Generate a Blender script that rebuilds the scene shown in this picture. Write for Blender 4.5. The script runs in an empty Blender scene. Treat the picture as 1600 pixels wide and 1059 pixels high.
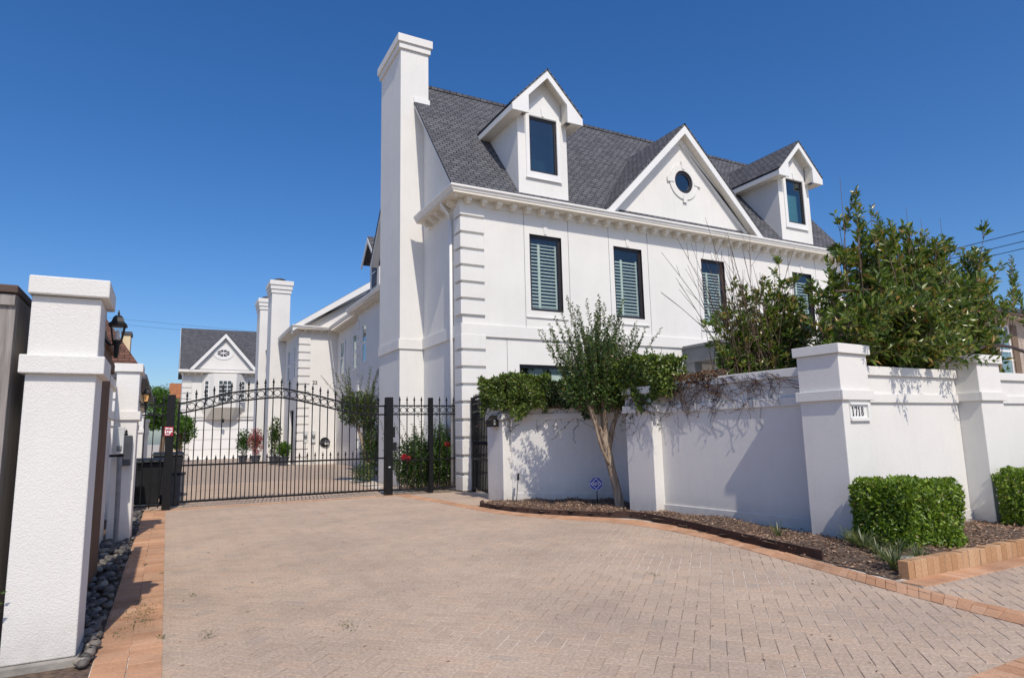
import bpy, math, random
import numpy as np
from mathutils import Vector, Matrix
random.seed(7); rng = np.random.default_rng(7)
S = bpy.context.scene
COL = S.collection
# ------------------------------------------------------------------ materials
MATS = {}
def newmat(name):
    m = bpy.data.materials.new(name); m.use_nodes = True
    nt = m.node_tree; b = nt.nodes['Principled BSDF']; MATS[name] = m
    return m, nt, b
def nd(nt, t, **kw):
    n = nt.nodes.new(t)
    for k, v in kw.items():
        if k.startswith('i_'):
            n.inputs[k[2:].replace('_', ' ')].default_value = v
        else: setattr(n, k, v)
    return n
def ramp(nt, fac, stops):
    r = nt.nodes.new('ShaderNodeValToRGB'); e = r.color_ramp.elements
    while len(e) < len(stops): e.new(0.5)
    for s, (p, c) in zip(e, stops): s.position = p; s.color = (*c, 1)
    nt.links.new(fac, r.inputs[0]); return r.outputs[0]
def simple(name, col, rough=0.6, metal=0, spec=0.5, noise=None, bump=None):
    m, nt, b = newmat(name)
    b.inputs['Base Color'].default_value = (*col, 1); b.inputs['Roughness'].default_value = rough
    b.inputs['Metallic'].default_value = metal; b.inputs['Specular IOR Level'].default_value = spec
    tc = nd(nt, 'ShaderNodeTexCoord')
    if noise:
        n = nd(nt, 'ShaderNodeTexNoise'); n.inputs['Scale'].default_value = noise[0]; n.inputs['Detail'].default_value = 5
        nt.links.new(tc.outputs['Object'], n.inputs['Vector'])
        a = noise[1]
        c = ramp(nt, n.outputs['Fac'], [(0.3, tuple(x * (1 - a) for x in col)), (0.7, tuple(min(1, x * (1 + a)) for x in col))])
        nt.links.new(c, b.inputs['Base Color'])
    if bump:
        n2 = nd(nt, 'ShaderNodeTexNoise'); n2.inputs['Scale'].default_value = bump[0]; n2.inputs['Detail'].default_value = 3
        nt.links.new(tc.outputs['Object'], n2.inputs['Vector'])
        bp = nd(nt, 'ShaderNodeBump'); bp.inputs['Strength'].default_value = 1; bp.inputs['Distance'].default_value = bump[1]
        nt.links.new(n2.outputs['Fac'], bp.inputs['Height']); nt.links.new(bp.outputs['Normal'], b.inputs['Normal'])
    return m
def stucco(name, col, sc, dist, dirt=True):
    m, nt, b = newmat(name); tc = nd(nt, 'ShaderNodeTexCoord'); geo = nd(nt, 'ShaderNodeNewGeometry')
    P = geo.outputs['Position']
    n = nd(nt, 'ShaderNodeTexNoise'); n.inputs['Scale'].default_value = 0.9; n.inputs['Detail'].default_value = 6; n.inputs['Roughness'].default_value = .65
    nt.links.new(P, n.inputs['Vector'])
    c = ramp(nt, n.outputs['Fac'], [(0.25, tuple(x * .93 for x in col)), (0.6, col), (0.8, tuple(min(1, x * 1.03) for x in col))])
    # rain streaks running down from ledges and caps
    ms = nd(nt, 'ShaderNodeMapping'); ms.inputs['Scale'].default_value = (5, 5, .35); nt.links.new(P, ms.inputs[0]); ns = nd(nt, 'ShaderNodeTexNoise'); ns.inputs['Scale'].default_value = 1.6; ns.inputs['Detail'].default_value = 7; ns.inputs['Roughness'].default_value = .7; nt.links.new(ms.outputs[0], ns.inputs['Vector'])
    mxs = nd(nt, 'ShaderNodeMix', data_type='RGBA', blend_type='MULTIPLY'); mxs.inputs[0].default_value = 1; nt.links.new(c, mxs.inputs[6]); nt.links.new(ramp(nt, ns.outputs['Fac'], [(.28, (.965, .963, .958)), (.5, (1, 1, 1))]), mxs.inputs[7]); c = mxs.outputs[2]
    if dirt:                                                       # splashed soil along the foot of the wall
        sp = nd(nt, 'ShaderNodeSeparateXYZ'); nt.links.new(P, sp.inputs[0])
        n3 = nd(nt, 'ShaderNodeTexNoise'); n3.inputs['Scale'].default_value = 9; n3.inputs['Detail'].default_value = 8
        nt.links.new(P, n3.inputs['Vector'])
        mr = nd(nt, 'ShaderNodeMapRange'); mr.inputs[1].default_value = 0.02; mr.inputs[2].default_value = 0.34; mr.inputs[3].default_value = .62; mr.inputs[4].default_value = 0
        nt.links.new(sp.outputs[2], mr.inputs[0])
        mu = nd(nt, 'ShaderNodeMath', operation='MULTIPLY'); nt.links.new(mr.outputs[0], mu.inputs[0]); nt.links.new(n3.outputs['Fac'], mu.inputs[1])
        mx = nd(nt, 'ShaderNodeMix', data_type='RGBA'); nt.links.new(mu.outputs[0], mx.inputs[0]); nt.links.new(c, mx.inputs[6])
        mx.inputs[7].default_value = (.30, .26, .21, 1); c = mx.outputs[2]
    nt.links.new(c, b.inputs['Base Color'])
    b.inputs['Roughness'].default_value = .9; b.inputs['Specular IOR Level'].default_value = .15
    n2 = nd(nt, 'ShaderNodeTexNoise'); n2.inputs['Scale'].default_value = sc; n2.inputs['Detail'].default_value = 2.5
    nt.links.new(P, n2.inputs['Vector'])
    r2 = ramp(nt, n2.outputs['Fac'], [(0.4, (0, 0, 0)), (0.62, (1, 1, 1))])
    bp = nd(nt, 'ShaderNodeBump'); bp.inputs['Strength'].default_value = 1; bp.inputs['Distance'].default_value = dist
    nt.links.new(r2, bp.inputs['Height']); nt.links.new(bp.outputs['Normal'], b.inputs['Normal'])
    return m
WHITE = (.73, .715, .68)
stucco('stucco', WHITE, 70, .0011); stucco('rough_stucco', WHITE, 115, .0010)
simple('trim', (.73, .725, .70), .5, noise=(1.5, .03)); simple('soffit', (.72, .67, .58), .7, noise=(2, .04))
simple('gutter', (.74, .72, .68), .4, noise=(3, .05))
simple('iron', (.006, .006, .007), .5, 0, .3, noise=(14, .4)); simple('frame_dark', (.022, .019, .022), .45, noise=(5, .15))
simple('room_shade', (.055, .075, .08), .9, noise=(2, .2)); simple('shutter_white', (.62, .63, .60), .5, noise=(6, .03))  # window backing sheets: shade of the unlit rooms put into the colour
simple('steel_edge', (.055, .028, .02), .75, noise=(7, .5), bump=(30, .003))
simple('black_plastic', (.013, .014, .016), .6, 0, .3, noise=(4, .3)); simple('grey_metal', (.20, .21, .22), .5, noise=(8, .2))
simple('pale_metal', (.55, .57, .56), .4, noise=(8, .1)); simple('slate_box', (.06, .065, .08), .55, noise=(6, .2))
simple('red_paint', (.35, .02, .03), .5, noise=(20, .2)); simple('white_paint', (.8, .8, .8), .5, noise=(9, .03))
simple('blue_paint', (.02, .05, .42), .45, noise=(9, .1)); simple('digit_black', (.02, .02, .025), .5, noise=(9, .1))
simple('concrete', (.27, .25, .22), .85, noise=(9, .2), bump=(40, .004))
simple('stone', (.33, .31, .28), .85, noise=(12, .25), bump=(30, .006))
simple('garage_white', (.8, .79, .77), .5, noise=(2, .03)); simple('amber_glass', (.75, .42, .15), .25, noise=(9, .1))
simple('brown_metal', (.05, .028, .02), .5, noise=(9, .2)); simple('terracotta', (.35, .12, .06), .8, noise=(6, .2))
simple('porch_grey', (.17, .18, .19), .8, noise=(3, .1)); simple('cream', (.70, .58, .38), .8, noise=(2, .08)); simple('cable', (.01, .01, .012), .6, noise=(5, .1))
simple('soil', (.115, .078, .054), .95, noise=(20, .45), bump=(25, .03))
simple('street_concrete', (.47, .42, .35), .9, noise=(3, .15), bump=(60, .006))  # pale street concrete, lightened to bounce warm fill onto the shaded walls
simple('stem_brown', (.16, .11, .075), .85, noise=(25, .35)); simple('twig', (.12, .075, .055), .85, noise=(20, .4))
simple('dry_vine', (.07, .04, .03), .9, noise=(20, .4))
def isl(name, stops, rough=.8, noise=(40, .25), bump=None, spec=.3, patch=None):
    """colour drawn per separate piece (brick, stone, leaf, chip), broken up by a fine noise"""
    m, nt, b = newmat(name); geo = nd(nt, 'ShaderNodeNewGeometry')
    c = ramp(nt, geo.outputs['Random Per Island'], stops)
    n = nd(nt, 'ShaderNodeTexNoise'); n.inputs['Scale'].default_value = noise[0]; n.inputs['Detail'].default_value = 6; n.inputs['Roughness'].default_value = .75
    nt.links.new(geo.outputs['Position'], n.inputs['Vector'])
    g = ramp(nt, n.outputs['Fac'], [(.3, (1 - noise[1],) * 3), (.7, (1 + noise[1],) * 3)])
    mx = nd(nt, 'ShaderNodeMix', data_type='RGBA', blend_type='MULTIPLY'); mx.inputs[0].default_value = 1
    nt.links.new(c, mx.inputs[6]); nt.links.new(g, mx.inputs[7]); c = mx.outputs[2]
    if patch:
        n3 = nd(nt, 'ShaderNodeTexNoise'); n3.inputs['Scale'].default_value = patch[0]; n3.inputs['Detail'].default_value = 5
        nt.links.new(geo.outputs['Position'], n3.inputs['Vector'])
        g3 = ramp(nt, n3.outputs['Fac'], [(.32, patch[1]), (.66, patch[2])])
        mx3 = nd(nt, 'ShaderNodeMix', data_type='RGBA', blend_type='MULTIPLY'); mx3.inputs[0].default_value = 1
        nt.links.new(c, mx3.inputs[6]); nt.links.new(g3, mx3.inputs[7]); c = mx3.outputs[2]
    nt.links.new(c, b.inputs['Base Color']); b.inputs['Roughness'].default_value = rough; b.inputs['Specular IOR Level'].default_value = spec
    if bump:
        bp = nd(nt, 'ShaderNodeBump'); bp.inputs['Distance'].default_value = bump; bp.inputs['Strength'].default_value = 1
        nt.links.new(n.outputs['Fac'], bp.inputs['Height']); nt.links.new(bp.outputs['Normal'], b.inputs['Normal'])
    return m
isl('paver', [(0, (.435, .335, .255)), (.35, (.465, .36, .275)), (.7, (.48, .375, .288)), (.93, (.49, .365, .27)), (1, (.41, .335, .27))],   .9, (50, .36), .003, .2, (.9, (.86, .86, .865), (1.05, 1.04, 1.02)))
isl('orange_brick', [(0, (.47, .255, .145)), (.5, (.54, .31, .185)), (1, (.58, .355, .225))], .9, (70, .25), .002, .2, (1.6, (.72, .74, .76), (1.05, 1.03, 1.0)))
isl('tan_brick', [(0, (.36, .20, .10)), (.5, (.45, .27, .15)), (1, (.52, .34, .20))], .9, (50, .25), .003, .2)
isl('mulch_chip', [(0, (.09, .045, .028)), (.35, (.19, .11, .07)), (.7, (.31, .195, .13)), (1, (.48, .36, .26))], .9, (40, .2))
isl('river_rock', [(0, (.05, .048, .046)), (.5, (.11, .10, .092)), (.85, (.17, .15, .13)), (1, (.30, .27, .22))], .7, (30, .3), None, .4)
def joint_sand():
    m, nt, b = newmat('joint_sand'); geo = nd(nt, 'ShaderNodeNewGeometry')
    n = nd(nt, 'ShaderNodeTexNoise'); n.inputs['Scale'].default_value = .8; n.inputs['Detail'].default_value = 7
    nt.links.new(geo.outputs['Position'], n.inputs['Vector'])
    nt.links.new(ramp(nt, n.outputs['Fac'], [(.42, (.24, .19, .145)), (.5, (.38, .31, .24)), (.57, (.68, .63, .56))]), b.inputs['Base Color'])
    b.inputs['Roughness'].default_value = .95
joint_sand()
def leafmat(name, stops, rough=.4, trans=.3, spec=.5):
    m, nt, b = newmat(name); geo = nd(nt, 'ShaderNodeNewGeometry')
    c = ramp(nt, geo.outputs['Random Per Island'], stops)
    nt.links.new(c, b.inputs['Base Color']); b.inputs['Roughness'].default_value = rough; b.inputs['Specular IOR Level'].default_value = spec
    t = nd(nt, 'ShaderNodeBsdfTranslucent'); br = nd(nt, 'ShaderNodeMix', data_type='RGBA', blend_type='MULTIPLY'); br.inputs[0].default_value = 1
    nt.links.new(c, br.inputs[6]); br.inputs[7].default_value = (1.5, 1.6, .7, 1); nt.links.new(br.outputs[2], t.inputs[0])
    mx = nd(nt, 'ShaderNodeMixShader'); mx.inputs[0].default_value = trans
    nt.links.new(b.outputs[0], mx.inputs[1]); nt.links.new(t.outputs[0], mx.inputs[2])
    nt.links.new(mx.outputs[0], nt.nodes['Material Output'].inputs[0])
leafmat('leaf_box', [(0, (.055, .10, .012)), (.45, (.125, .205, .02)), (.8, (.21, .315, .03)), (.96, (.30, .39, .05)), (1, (.30, .22, .08))])
leafmat('leaf_ivy', [(0, (.04, .07, .016)), (.45, (.10, .155, .028)), (.8, (.20, .265, .045)), (.95, (.16, .21, .05)), (1, (.22, .13, .05))])
leafmat('leaf_ivy_dark', [(0, (.02, .04, .012)), (.5, (.04, .075, .018)), (.85, (.075, .12, .03)), (1, (.15, .10, .04))])  # darker ivy copy; its colour carries the shade behind the small tree
leafmat('leaf_myrtle', [(0, (.03, .06, .016)), (.5, (.062, .112, .026)), (.85, (.105, .17, .036)), (.95, (.15, .20, .055)), (1, (.17, .09, .03))], .35, .25)
leafmat('leaf_shrub', [(0, (.03, .058, .012)), (.35, (.085, .14, .022)), (.7, (.16, .22, .038)), (.88, (.26, .28, .07)), (.97, (.33, .18, .045)), (1, (.45, .33, .12))], .3, .28)
leafmat('leaf_rose', [(0, (.02, .055, .015)), (.5, (.05, .11, .022)), (.9, (.10, .19, .035)), (1, (.14, .22, .05))], .35)
leafmat('leaf_dry', [(0, (.07, .035, .022)), (.5, (.14, .075, .045)), (.85, (.21, .12, .075)), (1, (.12, .12, .04))], .8, .1, .2)
leafmat('leaf_grass', [(0, (.05, .075, .03)), (.5, (.11, .14, .06)), (.85, (.20, .22, .11)), (1, (.36, .32, .16))], .4)
leafmat('leaf_tree', [(0, (.04, .09, .015)), (.5, (.08, .17, .025)), (1, (.15, .27, .04))])
leafmat('petal_red', [(0, (.35, .01, .03)), (.5, (.55, .02, .06)), (1, (.62, .10, .10))], .5)
leafmat('petal_pink', [(0, (.35, .06, .12)), (.5, (.45, .14, .18)), (1, (.12, .16, .03))], .5)
def barkmat():
    m, nt, b = newmat('bark'); tc = nd(nt, 'ShaderNodeTexCoord'); mp = nd(nt, 'ShaderNodeMapping'); mp.inputs['Scale'].default_value = (14, 14, 2.2)
    nt.links.new(tc.outputs['Object'], mp.inputs[0]); n = nd(nt, 'ShaderNodeTexNoise'); n.inputs['Scale'].default_value = 2; n.inputs['Detail'].default_value = 6
    nt.links.new(mp.outputs[0], n.inputs['Vector'])
    nt.links.new(ramp(nt, n.outputs['Fac'], [(.3, (.19, .135, .095)), (.5, (.34, .26, .19)), (.7, (.50, .41, .31))]), b.inputs['Base Color'])
    bp = nd(nt, 'ShaderNodeBump'); bp.inputs['Distance'].default_value = .012; nt.links.new(n.outputs['Fac'], bp.inputs['Height']); nt.links.new(bp.outputs['Normal'], b.inputs['Normal'])
    b.inputs['Roughness'].default_value = .8
barkmat()
def woodmat(name, dark, light, sc):
    m, nt, b = newmat(name); geo = nd(nt, 'ShaderNodeNewGeometry'); mp = nd(nt, 'ShaderNodeMapping'); mp.inputs['Scale'].default_value = sc
    nt.links.new(geo.outputs['Position'], mp.inputs[0]); n = nd(nt, 'ShaderNodeTexNoise'); n.inputs['Scale'].default_value = 2; n.inputs['Detail'].default_value = 8; n.inputs['Roughness'].default_value = .7
    nt.links.new(mp.outputs[0], n.inputs['Vector'])
    nt.links.new(ramp(nt, n.outputs['Fac'], [(.3, dark), (.7, light)]), b.inputs['Base Color']); b.inputs['Roughness'].default_value = .85
    bp = nd(nt, 'ShaderNodeBump'); bp.inputs['Distance'].default_value = .003; nt.links.new(n.outputs['Fac'], bp.inputs['Height']); nt.links.new(bp.outputs['Normal'], b.inputs['Normal'])
woodmat('grey_wood', (.16, .14, .13), (.36, .33, .30), (22, 22, 1.2)); woodmat('brown_wood', (.06, .03, .018), (.17, .09, .05), (22, 22, 1.2))
woodmat('capboard_wood', (.055, .035, .028), (.13, .085, .065), (2, 22, 22)); woodmat('red_door', (.16, .05, .02), (.28, .10, .045), (14, 14, 1))
def uvbrick(name, c1, c2, mort, bw, rh, msize, bumpd, rough=.9, offset=.5, jitter=.25):
    m, nt, b = newmat(name); uv = nd(nt, 'ShaderNodeUVMap'); geo = nd(nt, 'ShaderNodeNewGeometry')
    n0 = nd(nt, 'ShaderNodeTexNoise'); n0.inputs['Scale'].default_value = 3; nt.links.new(uv.outputs[0], n0.inputs['Vector'])
    br = nd(nt, 'ShaderNodeTexBrick'); br.offset = offset
    br.inputs['Scale'].default_value = 1; br.inputs['Brick Width'].default_value = bw; br.inputs['Row Height'].default_value = rh
    br.inputs['Mortar Size'].default_value = msize; br.inputs['Mortar Smooth'].default_value = .3; br.inputs['Bias'].default_value = 0
    br.inputs['Color1'].default_value = (*c1, 1); br.inputs['Color2'].default_value = (*c2, 1); br.inputs['Mortar'].default_value = (*mort, 1)
    ad = nd(nt, 'ShaderNodeVectorMath', operation='MULTIPLY_ADD'); nt.links.new(n0.outputs['Color'], ad.inputs[0]); ad.inputs[1].default_value = (jitter * bw, jitter * rh * .4, 0); nt.links.new(uv.outputs[0], ad.inputs[2])
    nt.links.new(ad.outputs[0], br.inputs['Vector'])
    n = nd(nt, 'ShaderNodeTexNoise'); n.inputs['Scale'].default_value = 14; n.inputs['Detail'].default_value = 8; n.inputs['Roughness'].default_value = .8
    nt.links.new(geo.outputs['Position'], n.inputs['Vector'])
    mx = nd(nt, 'ShaderNodeMix', data_type='RGBA', blend_type='MULTIPLY'); mx.inputs[0].default_value = 1
    nt.links.new(br.outputs['Color'], mx.inputs[6]); nt.links.new(ramp(nt, n.outputs['Fac'], [(.3, (.72,) * 3), (.7, (1.22,) * 3)]), mx.inputs[7])
    nt.links.new(mx.outputs[2], b.inputs['Base Color']); b.inputs['Roughness'].default_value = rough; b.inputs['Specular IOR Level'].default_value = .25
    bp = nd(nt, 'ShaderNodeBump'); bp.inputs['Distance'].default_value = bumpd; bp.invert = True; nt.links.new(br.outputs['Fac'], bp.inputs['Height']); nt.links.new(bp.outputs['Normal'], b.inputs['Normal'])
uvbrick('shingle', (.082, .083, .093), (.140, .142, .155), (.026, .026, .032), .21, .125, .015, .012, jitter=.6)
uvbrick('brown_shingle', (.09, .045, .035), (.17, .085, .06), (.04, .02, .015), .30, .16, .012, .01)
uvbrick('orange_tile', (.42, .16, .06), (.55, .22, .09), (.2, .08, .04), .25, .35, .03, .03)
uvbrick('pale_brick', (.30, .22, .17), (.46, .36, .29), (.52, .48, .43), .22, .078, .011, .004)
uvbrick('far_paver', (.38, .30, .24), (.46, .37, .30), (.25, .20, .16), .2, .1, .008, .003)
def glassmat(name, tint, refl):
    m, nt, b = newmat(name); nt.nodes.remove(b)
    tr = nd(nt, 'ShaderNodeBsdfTransparent'); tr.inputs[0].default_value = (*tint, 1)
    gl = nd(nt, 'ShaderNodeBsdfGlossy'); gl.inputs['Roughness'].default_value = .02; gl.inputs[0].default_value = (.9, .95, 1, 1)
    lw_ = nd(nt, 'ShaderNodeLayerWeight'); lw_.inputs[0].default_value = .5; fr = nd(nt, 'ShaderNodeMath', operation='POWER'); fr.inputs[1].default_value = 4; nt.links.new(lw_.outputs['Facing'], fr.inputs[0])
    n = nd(nt, 'ShaderNodeTexNoise'); n.inputs['Scale'].default_value = 1.3; geo = nd(nt, 'ShaderNodeNewGeometry'); nt.links.new(geo.outputs['Position'], n.inputs['Vector'])
    bp = nd(nt, 'ShaderNodeBump'); bp.inputs['Distance'].default_value = .004; nt.links.new(n.outputs['Fac'], bp.inputs['Height']); nt.links.new(bp.outputs['Normal'], gl.inputs['Normal'])
    ad = nd(nt, 'ShaderNodeMath', operation='ADD'); ad.use_clamp = True; nt.links.new(fr.outputs[0], ad.inputs[0]); ad.inputs[1].default_value = refl
    mx = nd(nt, 'ShaderNodeMixShader'); nt.links.new(ad.outputs[0], mx.inputs[0]); nt.links.new(tr.outputs[0], mx.inputs[1]); nt.links.new(gl.outputs[0], mx.inputs[2])
    nt.links.new(mx.outputs[0], nt.nodes['Material Output'].inputs[0])
glassmat('window_glass', (.90, .94, .91), .05); glassmat('dark_glass', (.55, .72, .72), .10); glassmat('lamp_glass', (.85, .82, .80), .06)

# ------------------------------------------------------------------ mesh builder
class MB:
    def __init__(s): s.v = []; s.f = []; s.m = []; s.uv = {}; s.mats = []
    def turn(s, deg, piv):
        c, n = math.cos(math.radians(deg)), math.sin(math.radians(deg)); s.v = [(piv[0] + (x - piv[0]) * c - (y - piv[1]) * n, piv[1] + (x - piv[0]) * n + (y - piv[1]) * c, z) for x, y, z in s.v]; return s
    def mi(s, mat):
        if mat not in s.mats: s.mats.append(mat)
        return s.mats.index(mat)
    def poly(s, pts, mat=None, uv=None):
        i = len(s.v); s.v += [tuple(p) for p in pts]; s.f.append(tuple(range(i, i + len(pts)))); s.m.append(s.mi(mat))
        if uv: s.uv[len(s.f) - 1] = uv
        return s
    def hexa(s, p, mat=None, skip=()):                # p: 4 bottom ccw + 4 top
        i = len(s.v); s.v += [tuple(a) for a in p]
        for k, q in enumerate(((3, 2, 1, 0), (4, 5, 6, 7), (0, 1, 5, 4), (1, 2, 6, 5), (2, 3, 7, 6), (3, 0, 4, 7))):
            if k in skip: continue
            s.f.append(tuple(i + a for a in q)); s.m.append(s.mi(mat))
        return s
    def box(s, x0, x1, y0, y1, z0, z1, mat=None):
        return s.hexa([(x0, y0, z0), (x1, y0, z0), (x1, y1, z0), (x0, y1, z0), (x0, y0, z1), (x1, y0, z1), (x1, y1, z1), (x0, y1, z1)], mat)
    def obox(s, p, q, t0, t1, z0, z1, mat=None, e0=0, e1=0):
        """box along plan line p->q, from t0 to t1 to its left side"""
        p = Vector(p[:2]); q = Vector(q[:2]); d = (q - p).normalized(); n = Vector((-d.y, d.x)); p = p - d * e0; q = q + d * e1
        a, b, c, e = p + n * t0, q + n * t0, q + n * t1, p + n * t1
        return s.hexa([(*a, z0), (*b, z0), (*c, z0), (*e, z0), (*a, z1), (*b, z1), (*c, z1), (*e, z1)], mat)
    def prism(s, pts, dvec, mat=None):                # pts: planar polygon, extruded by dvec
        n = len(pts); i = len(s.v); d = Vector(dvec)
        s.v += [tuple(p) for p in pts] + [tuple(Vector(p) + d) for p in pts]
        k = s.mi(mat); s.f.append(tuple(i + a for a in range(n))[::-1]); s.f.append(tuple(i + n + a for a in range(n))); s.m += [k, k]
        for a in range(n):
            b = (a + 1) % n; s.f.append((i + a, i + b, i + n + b, i + n + a)); s.m.append(k)
        return s
    def tube(s, pts, r, mat=None, n=6, cap=True):
        pts = [Vector(p) for p in pts]; rs = r if isinstance(r, (list, tuple)) else [r] * len(pts); k = s.mi(mat)
        i = len(s.v); m = len(pts)
        for j, p in enumerate(pts):
            d = (pts[min(j + 1, m - 1)] - pts[max(j - 1, 0)]).normalized()
            u = d.cross(Vector((0, 0, 1)) if abs(d.z) < .95 else Vector((1, 0, 0))).normalized(); w = d.cross(u)
            for a in range(n):
                t = 2 * math.pi * a / n; s.v.append(tuple(p + (u * math.cos(t) + w * math.sin(t)) * rs[j]))
        for j in range(m - 1):
            for a in range(n):
                b = (a + 1) % n; s.f.append((i + j * n + a, i + j * n + b, i + (j + 1) * n + b, i + (j + 1) * n + a)); s.m.append(k)
        if cap:
            s.f.append(tuple(i + a for a in range(n))[::-1]); s.f.append(tuple(i + (m - 1) * n + a for a in range(n))); s.m += [k, k]
        return s
    def lathe(s, c, prof, n=10, mat=None, sq=False):  # prof: (r,z) list about a vertical axis
        k = s.mi(mat); i = len(s.v); m = len(prof)
        for r, z in prof:
            for a in range(n):
                t = 2 * math.pi * (a + (.5 if sq else 0)) / n; s.v.append((c[0] + r * math.cos(t), c[1] + r * math.sin(t), c[2] + z))
        for j in range(m - 1):
            for a in range(n):
                b = (a + 1) % n; s.f.append((i + j * n + a, i + j * n + b, i + (j + 1) * n + b, i + (j + 1) * n + a)); s.m.append(k)
        s.f.append(tuple(i + a for a in range(n))[::-1]); s.f.append(tuple(i + (m - 1) * n + a for a in range(n))); s.m += [k, k]
        return s
    def holed(s, P0, U, N, w, z0, z1, holes, mat=None, depth=.12, jamb=None):
        """vertical wall face from P0 along U (width w), outward normal N, rectangular holes (a,b,za,zb) with jambs"""
        P0 = Vector(P0); U = Vector(U); N = Vector(N)
        us = sorted({0, w, *[h[0] for h in holes], *[h[1] for h in holes]}); zs = sorted({z0, z1, *[h[2] for h in holes], *[h[3] for h in holes]})
        pt = lambda u, z, d=0: tuple(P0 + U * u - N * d + Vector((0, 0, z)))
        for a, b in zip(us, us[1:]):
            for c, e in zip(zs, zs[1:]):
                mu, mz = (a + b) / 2, (c + e) / 2
                if any(h[0] < mu < h[1] and h[2] < mz < h[3] for h in holes): continue
                s.poly([pt(a, c), pt(b, c), pt(b, e), pt(a, e)], mat)
        for a, b, c, e in holes:
            for q in ((a, c, b, c), (b, c, b, e), (b, e, a, e), (a, e, a, c)):
                s.poly([pt(q[0], q[1]), pt(q[2], q[3]), pt(q[2], q[3], depth), pt(q[0], q[1], depth)], jamb or mat)
        return s
    def build(s, name, mat=None, parent=None, loc=None, bevel=0, smooth=False):
        o_ = origin(parent) if parent else Vector(loc if loc else (0, 0, 0))
        me = bpy.data.meshes.new(name)
        me.from_pydata([(a - o_.x, b - o_.y, c - o_.z) for a, b, c in s.v], [], s.f)
        for mm in s.mats: me.materials.append(MATS[mm if mm else mat])
        me.polygons.foreach_set('material_index', s.m)
        if s.uv or any((mm or mat) in UVM for mm in s.mats):
            ul = me.uv_layers.new(name='UVMap')
            for p in me.polygons:
                uv = s.uv.get(p.index)
                for j, li in enumerate(p.loop_indices):
                    if uv: ul.data[li].uv = uv[j]
                    else:
                        c = Vector(s.v[me.loops[li].vertex_index]); nrm = p.normal
                        if abs(nrm.z) > .99: ul.data[li].uv = (c.x, c.y)
                        else:
                            t = Vector((-nrm.y, nrm.x, 0)).normalized(); b = nrm.cross(t); ul.data[li].uv = (c.dot(t), c.dot(b))
        if smooth: me.polygons.foreach_set('use_smooth', [True] * len(me.polygons))
        me.update()
        ob = bpy.data.objects.new(name, me); COL.objects.link(ob)
        if parent: ob.parent = parent
        else: ob.location = o_
        if bevel:
            b = ob.modifiers.new('b', 'BEVEL'); b.width = bevel; b.segments = 2; b.limit_method = 'ANGLE'; b.angle_limit = .6
        return ob
UVM = {'shingle', 'brown_shingle', 'orange_tile', 'pale_brick', 'far_paver'}
def origin(o):
    v = Vector((0, 0, 0))
    while o: v += o.location; o = o.parent
    return v
def tag(o, label=None, cat=None, group=None, kind=None):
    if label: o['label'] = label
    if cat: o['category'] = cat
    if group: o['group'] = group
    if kind: o['kind'] = kind
    return o
def thing(name, label, cat, loc, group=None):
    o = bpy.data.objects.new(name, None); COL.objects.link(o); o.location = loc; o.empty_display_size = .1
    return tag(o, label, cat, group)
def npmesh(name, verts, faces, mat, parent=None, loc=None, smooth=False):
    o_ = origin(parent) if parent else Vector(loc if loc else (0, 0, 0))
    me = bpy.data.meshes.new(name); V = np.asarray(verts, float) - np.array(o_)
    F = np.asarray(faces, np.int32); k = F.shape[1]
    me.vertices.add(len(V)); me.vertices.foreach_set('co', V.ravel()); me.loops.add(F.size); me.loops.foreach_set('vertex_index', F.ravel())
    me.polygons.add(len(F)); me.polygons.foreach_set('loop_start', np.arange(0, F.size, k, dtype=np.int32))
    me.polygons.foreach_set('use_smooth', np.full(len(F), bool(smooth)))
    me.update(calc_edges=True); me.validate(); me.materials.append(MATS[mat])
    ob = bpy.data.objects.new(name, me); COL.objects.link(ob)
    if parent: ob.parent = parent
    else: ob.location = o_
    return ob
def unit(a): return a / (np.linalg.norm(a, axis=-1, keepdims=True) + 1e-9)
def leaves(C, D, L, W, fold=.25, N=None):
    """C centres of the leaf foot, D leaf directions, L lengths, W widths -> folded diamond leaves"""
    n = len(C); D = unit(D); R = rng.normal(size=(n, 3)) if N is None else N
    side = unit(np.cross(D, R)); up = np.cross(side, D); L = np.broadcast_to(L, n)[:, None]; W = np.broadcast_to(W, n)[:, None]
    V = np.stack([C, C + D * L * .45 + side * W * .5 + up * W * fold, C + D * L - up * L * .08, C + D * L * .45 - side * W * .5 + up * W * fold], 1)
    i = np.arange(n)[:, None] * 4
    return V.reshape(-1, 3), np.concatenate([i + [0, 1, 2], i + [0, 2, 3]], 1).reshape(-1, 3)
def join(parts):
    V, F, k = [], [], 0
    for v, f in parts: V.append(v); F.append(f + k); k += len(v)
    return np.concatenate(V), np.concatenate(F)

# ------------------------------------------------------------------ camera (solved from the photograph's vanishing points)
def camera():
    yaw, pitch, roll, f = 0.490234, 0.149488, -0.0222333, 1006.2
    cy, sy, cp, sp = math.cos(yaw), math.sin(yaw), math.cos(pitch), math.sin(pitch)
    fwd = Vector((sy * cp, cy * cp, sp)); right = Vector((cy, -sy, 0)); up = right.cross(fwd)
    r2 = right * math.cos(roll) + up * math.sin(roll); u2 = -right * math.sin(roll) + up * math.cos(roll)
    c = bpy.data.cameras.new('camera'); o = bpy.data.objects.new('camera', c); COL.objects.link(o)
    M = Matrix((r2, u2, -fwd)).transposed().to_4x4(); M.translation = (0, 0, 1.25); o.matrix_world = M
    c.sensor_width = 36; c.lens = f / 1600 * 36; c.clip_start = .05; c.clip_end = 3000
    S.camera = o
camera()
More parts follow.
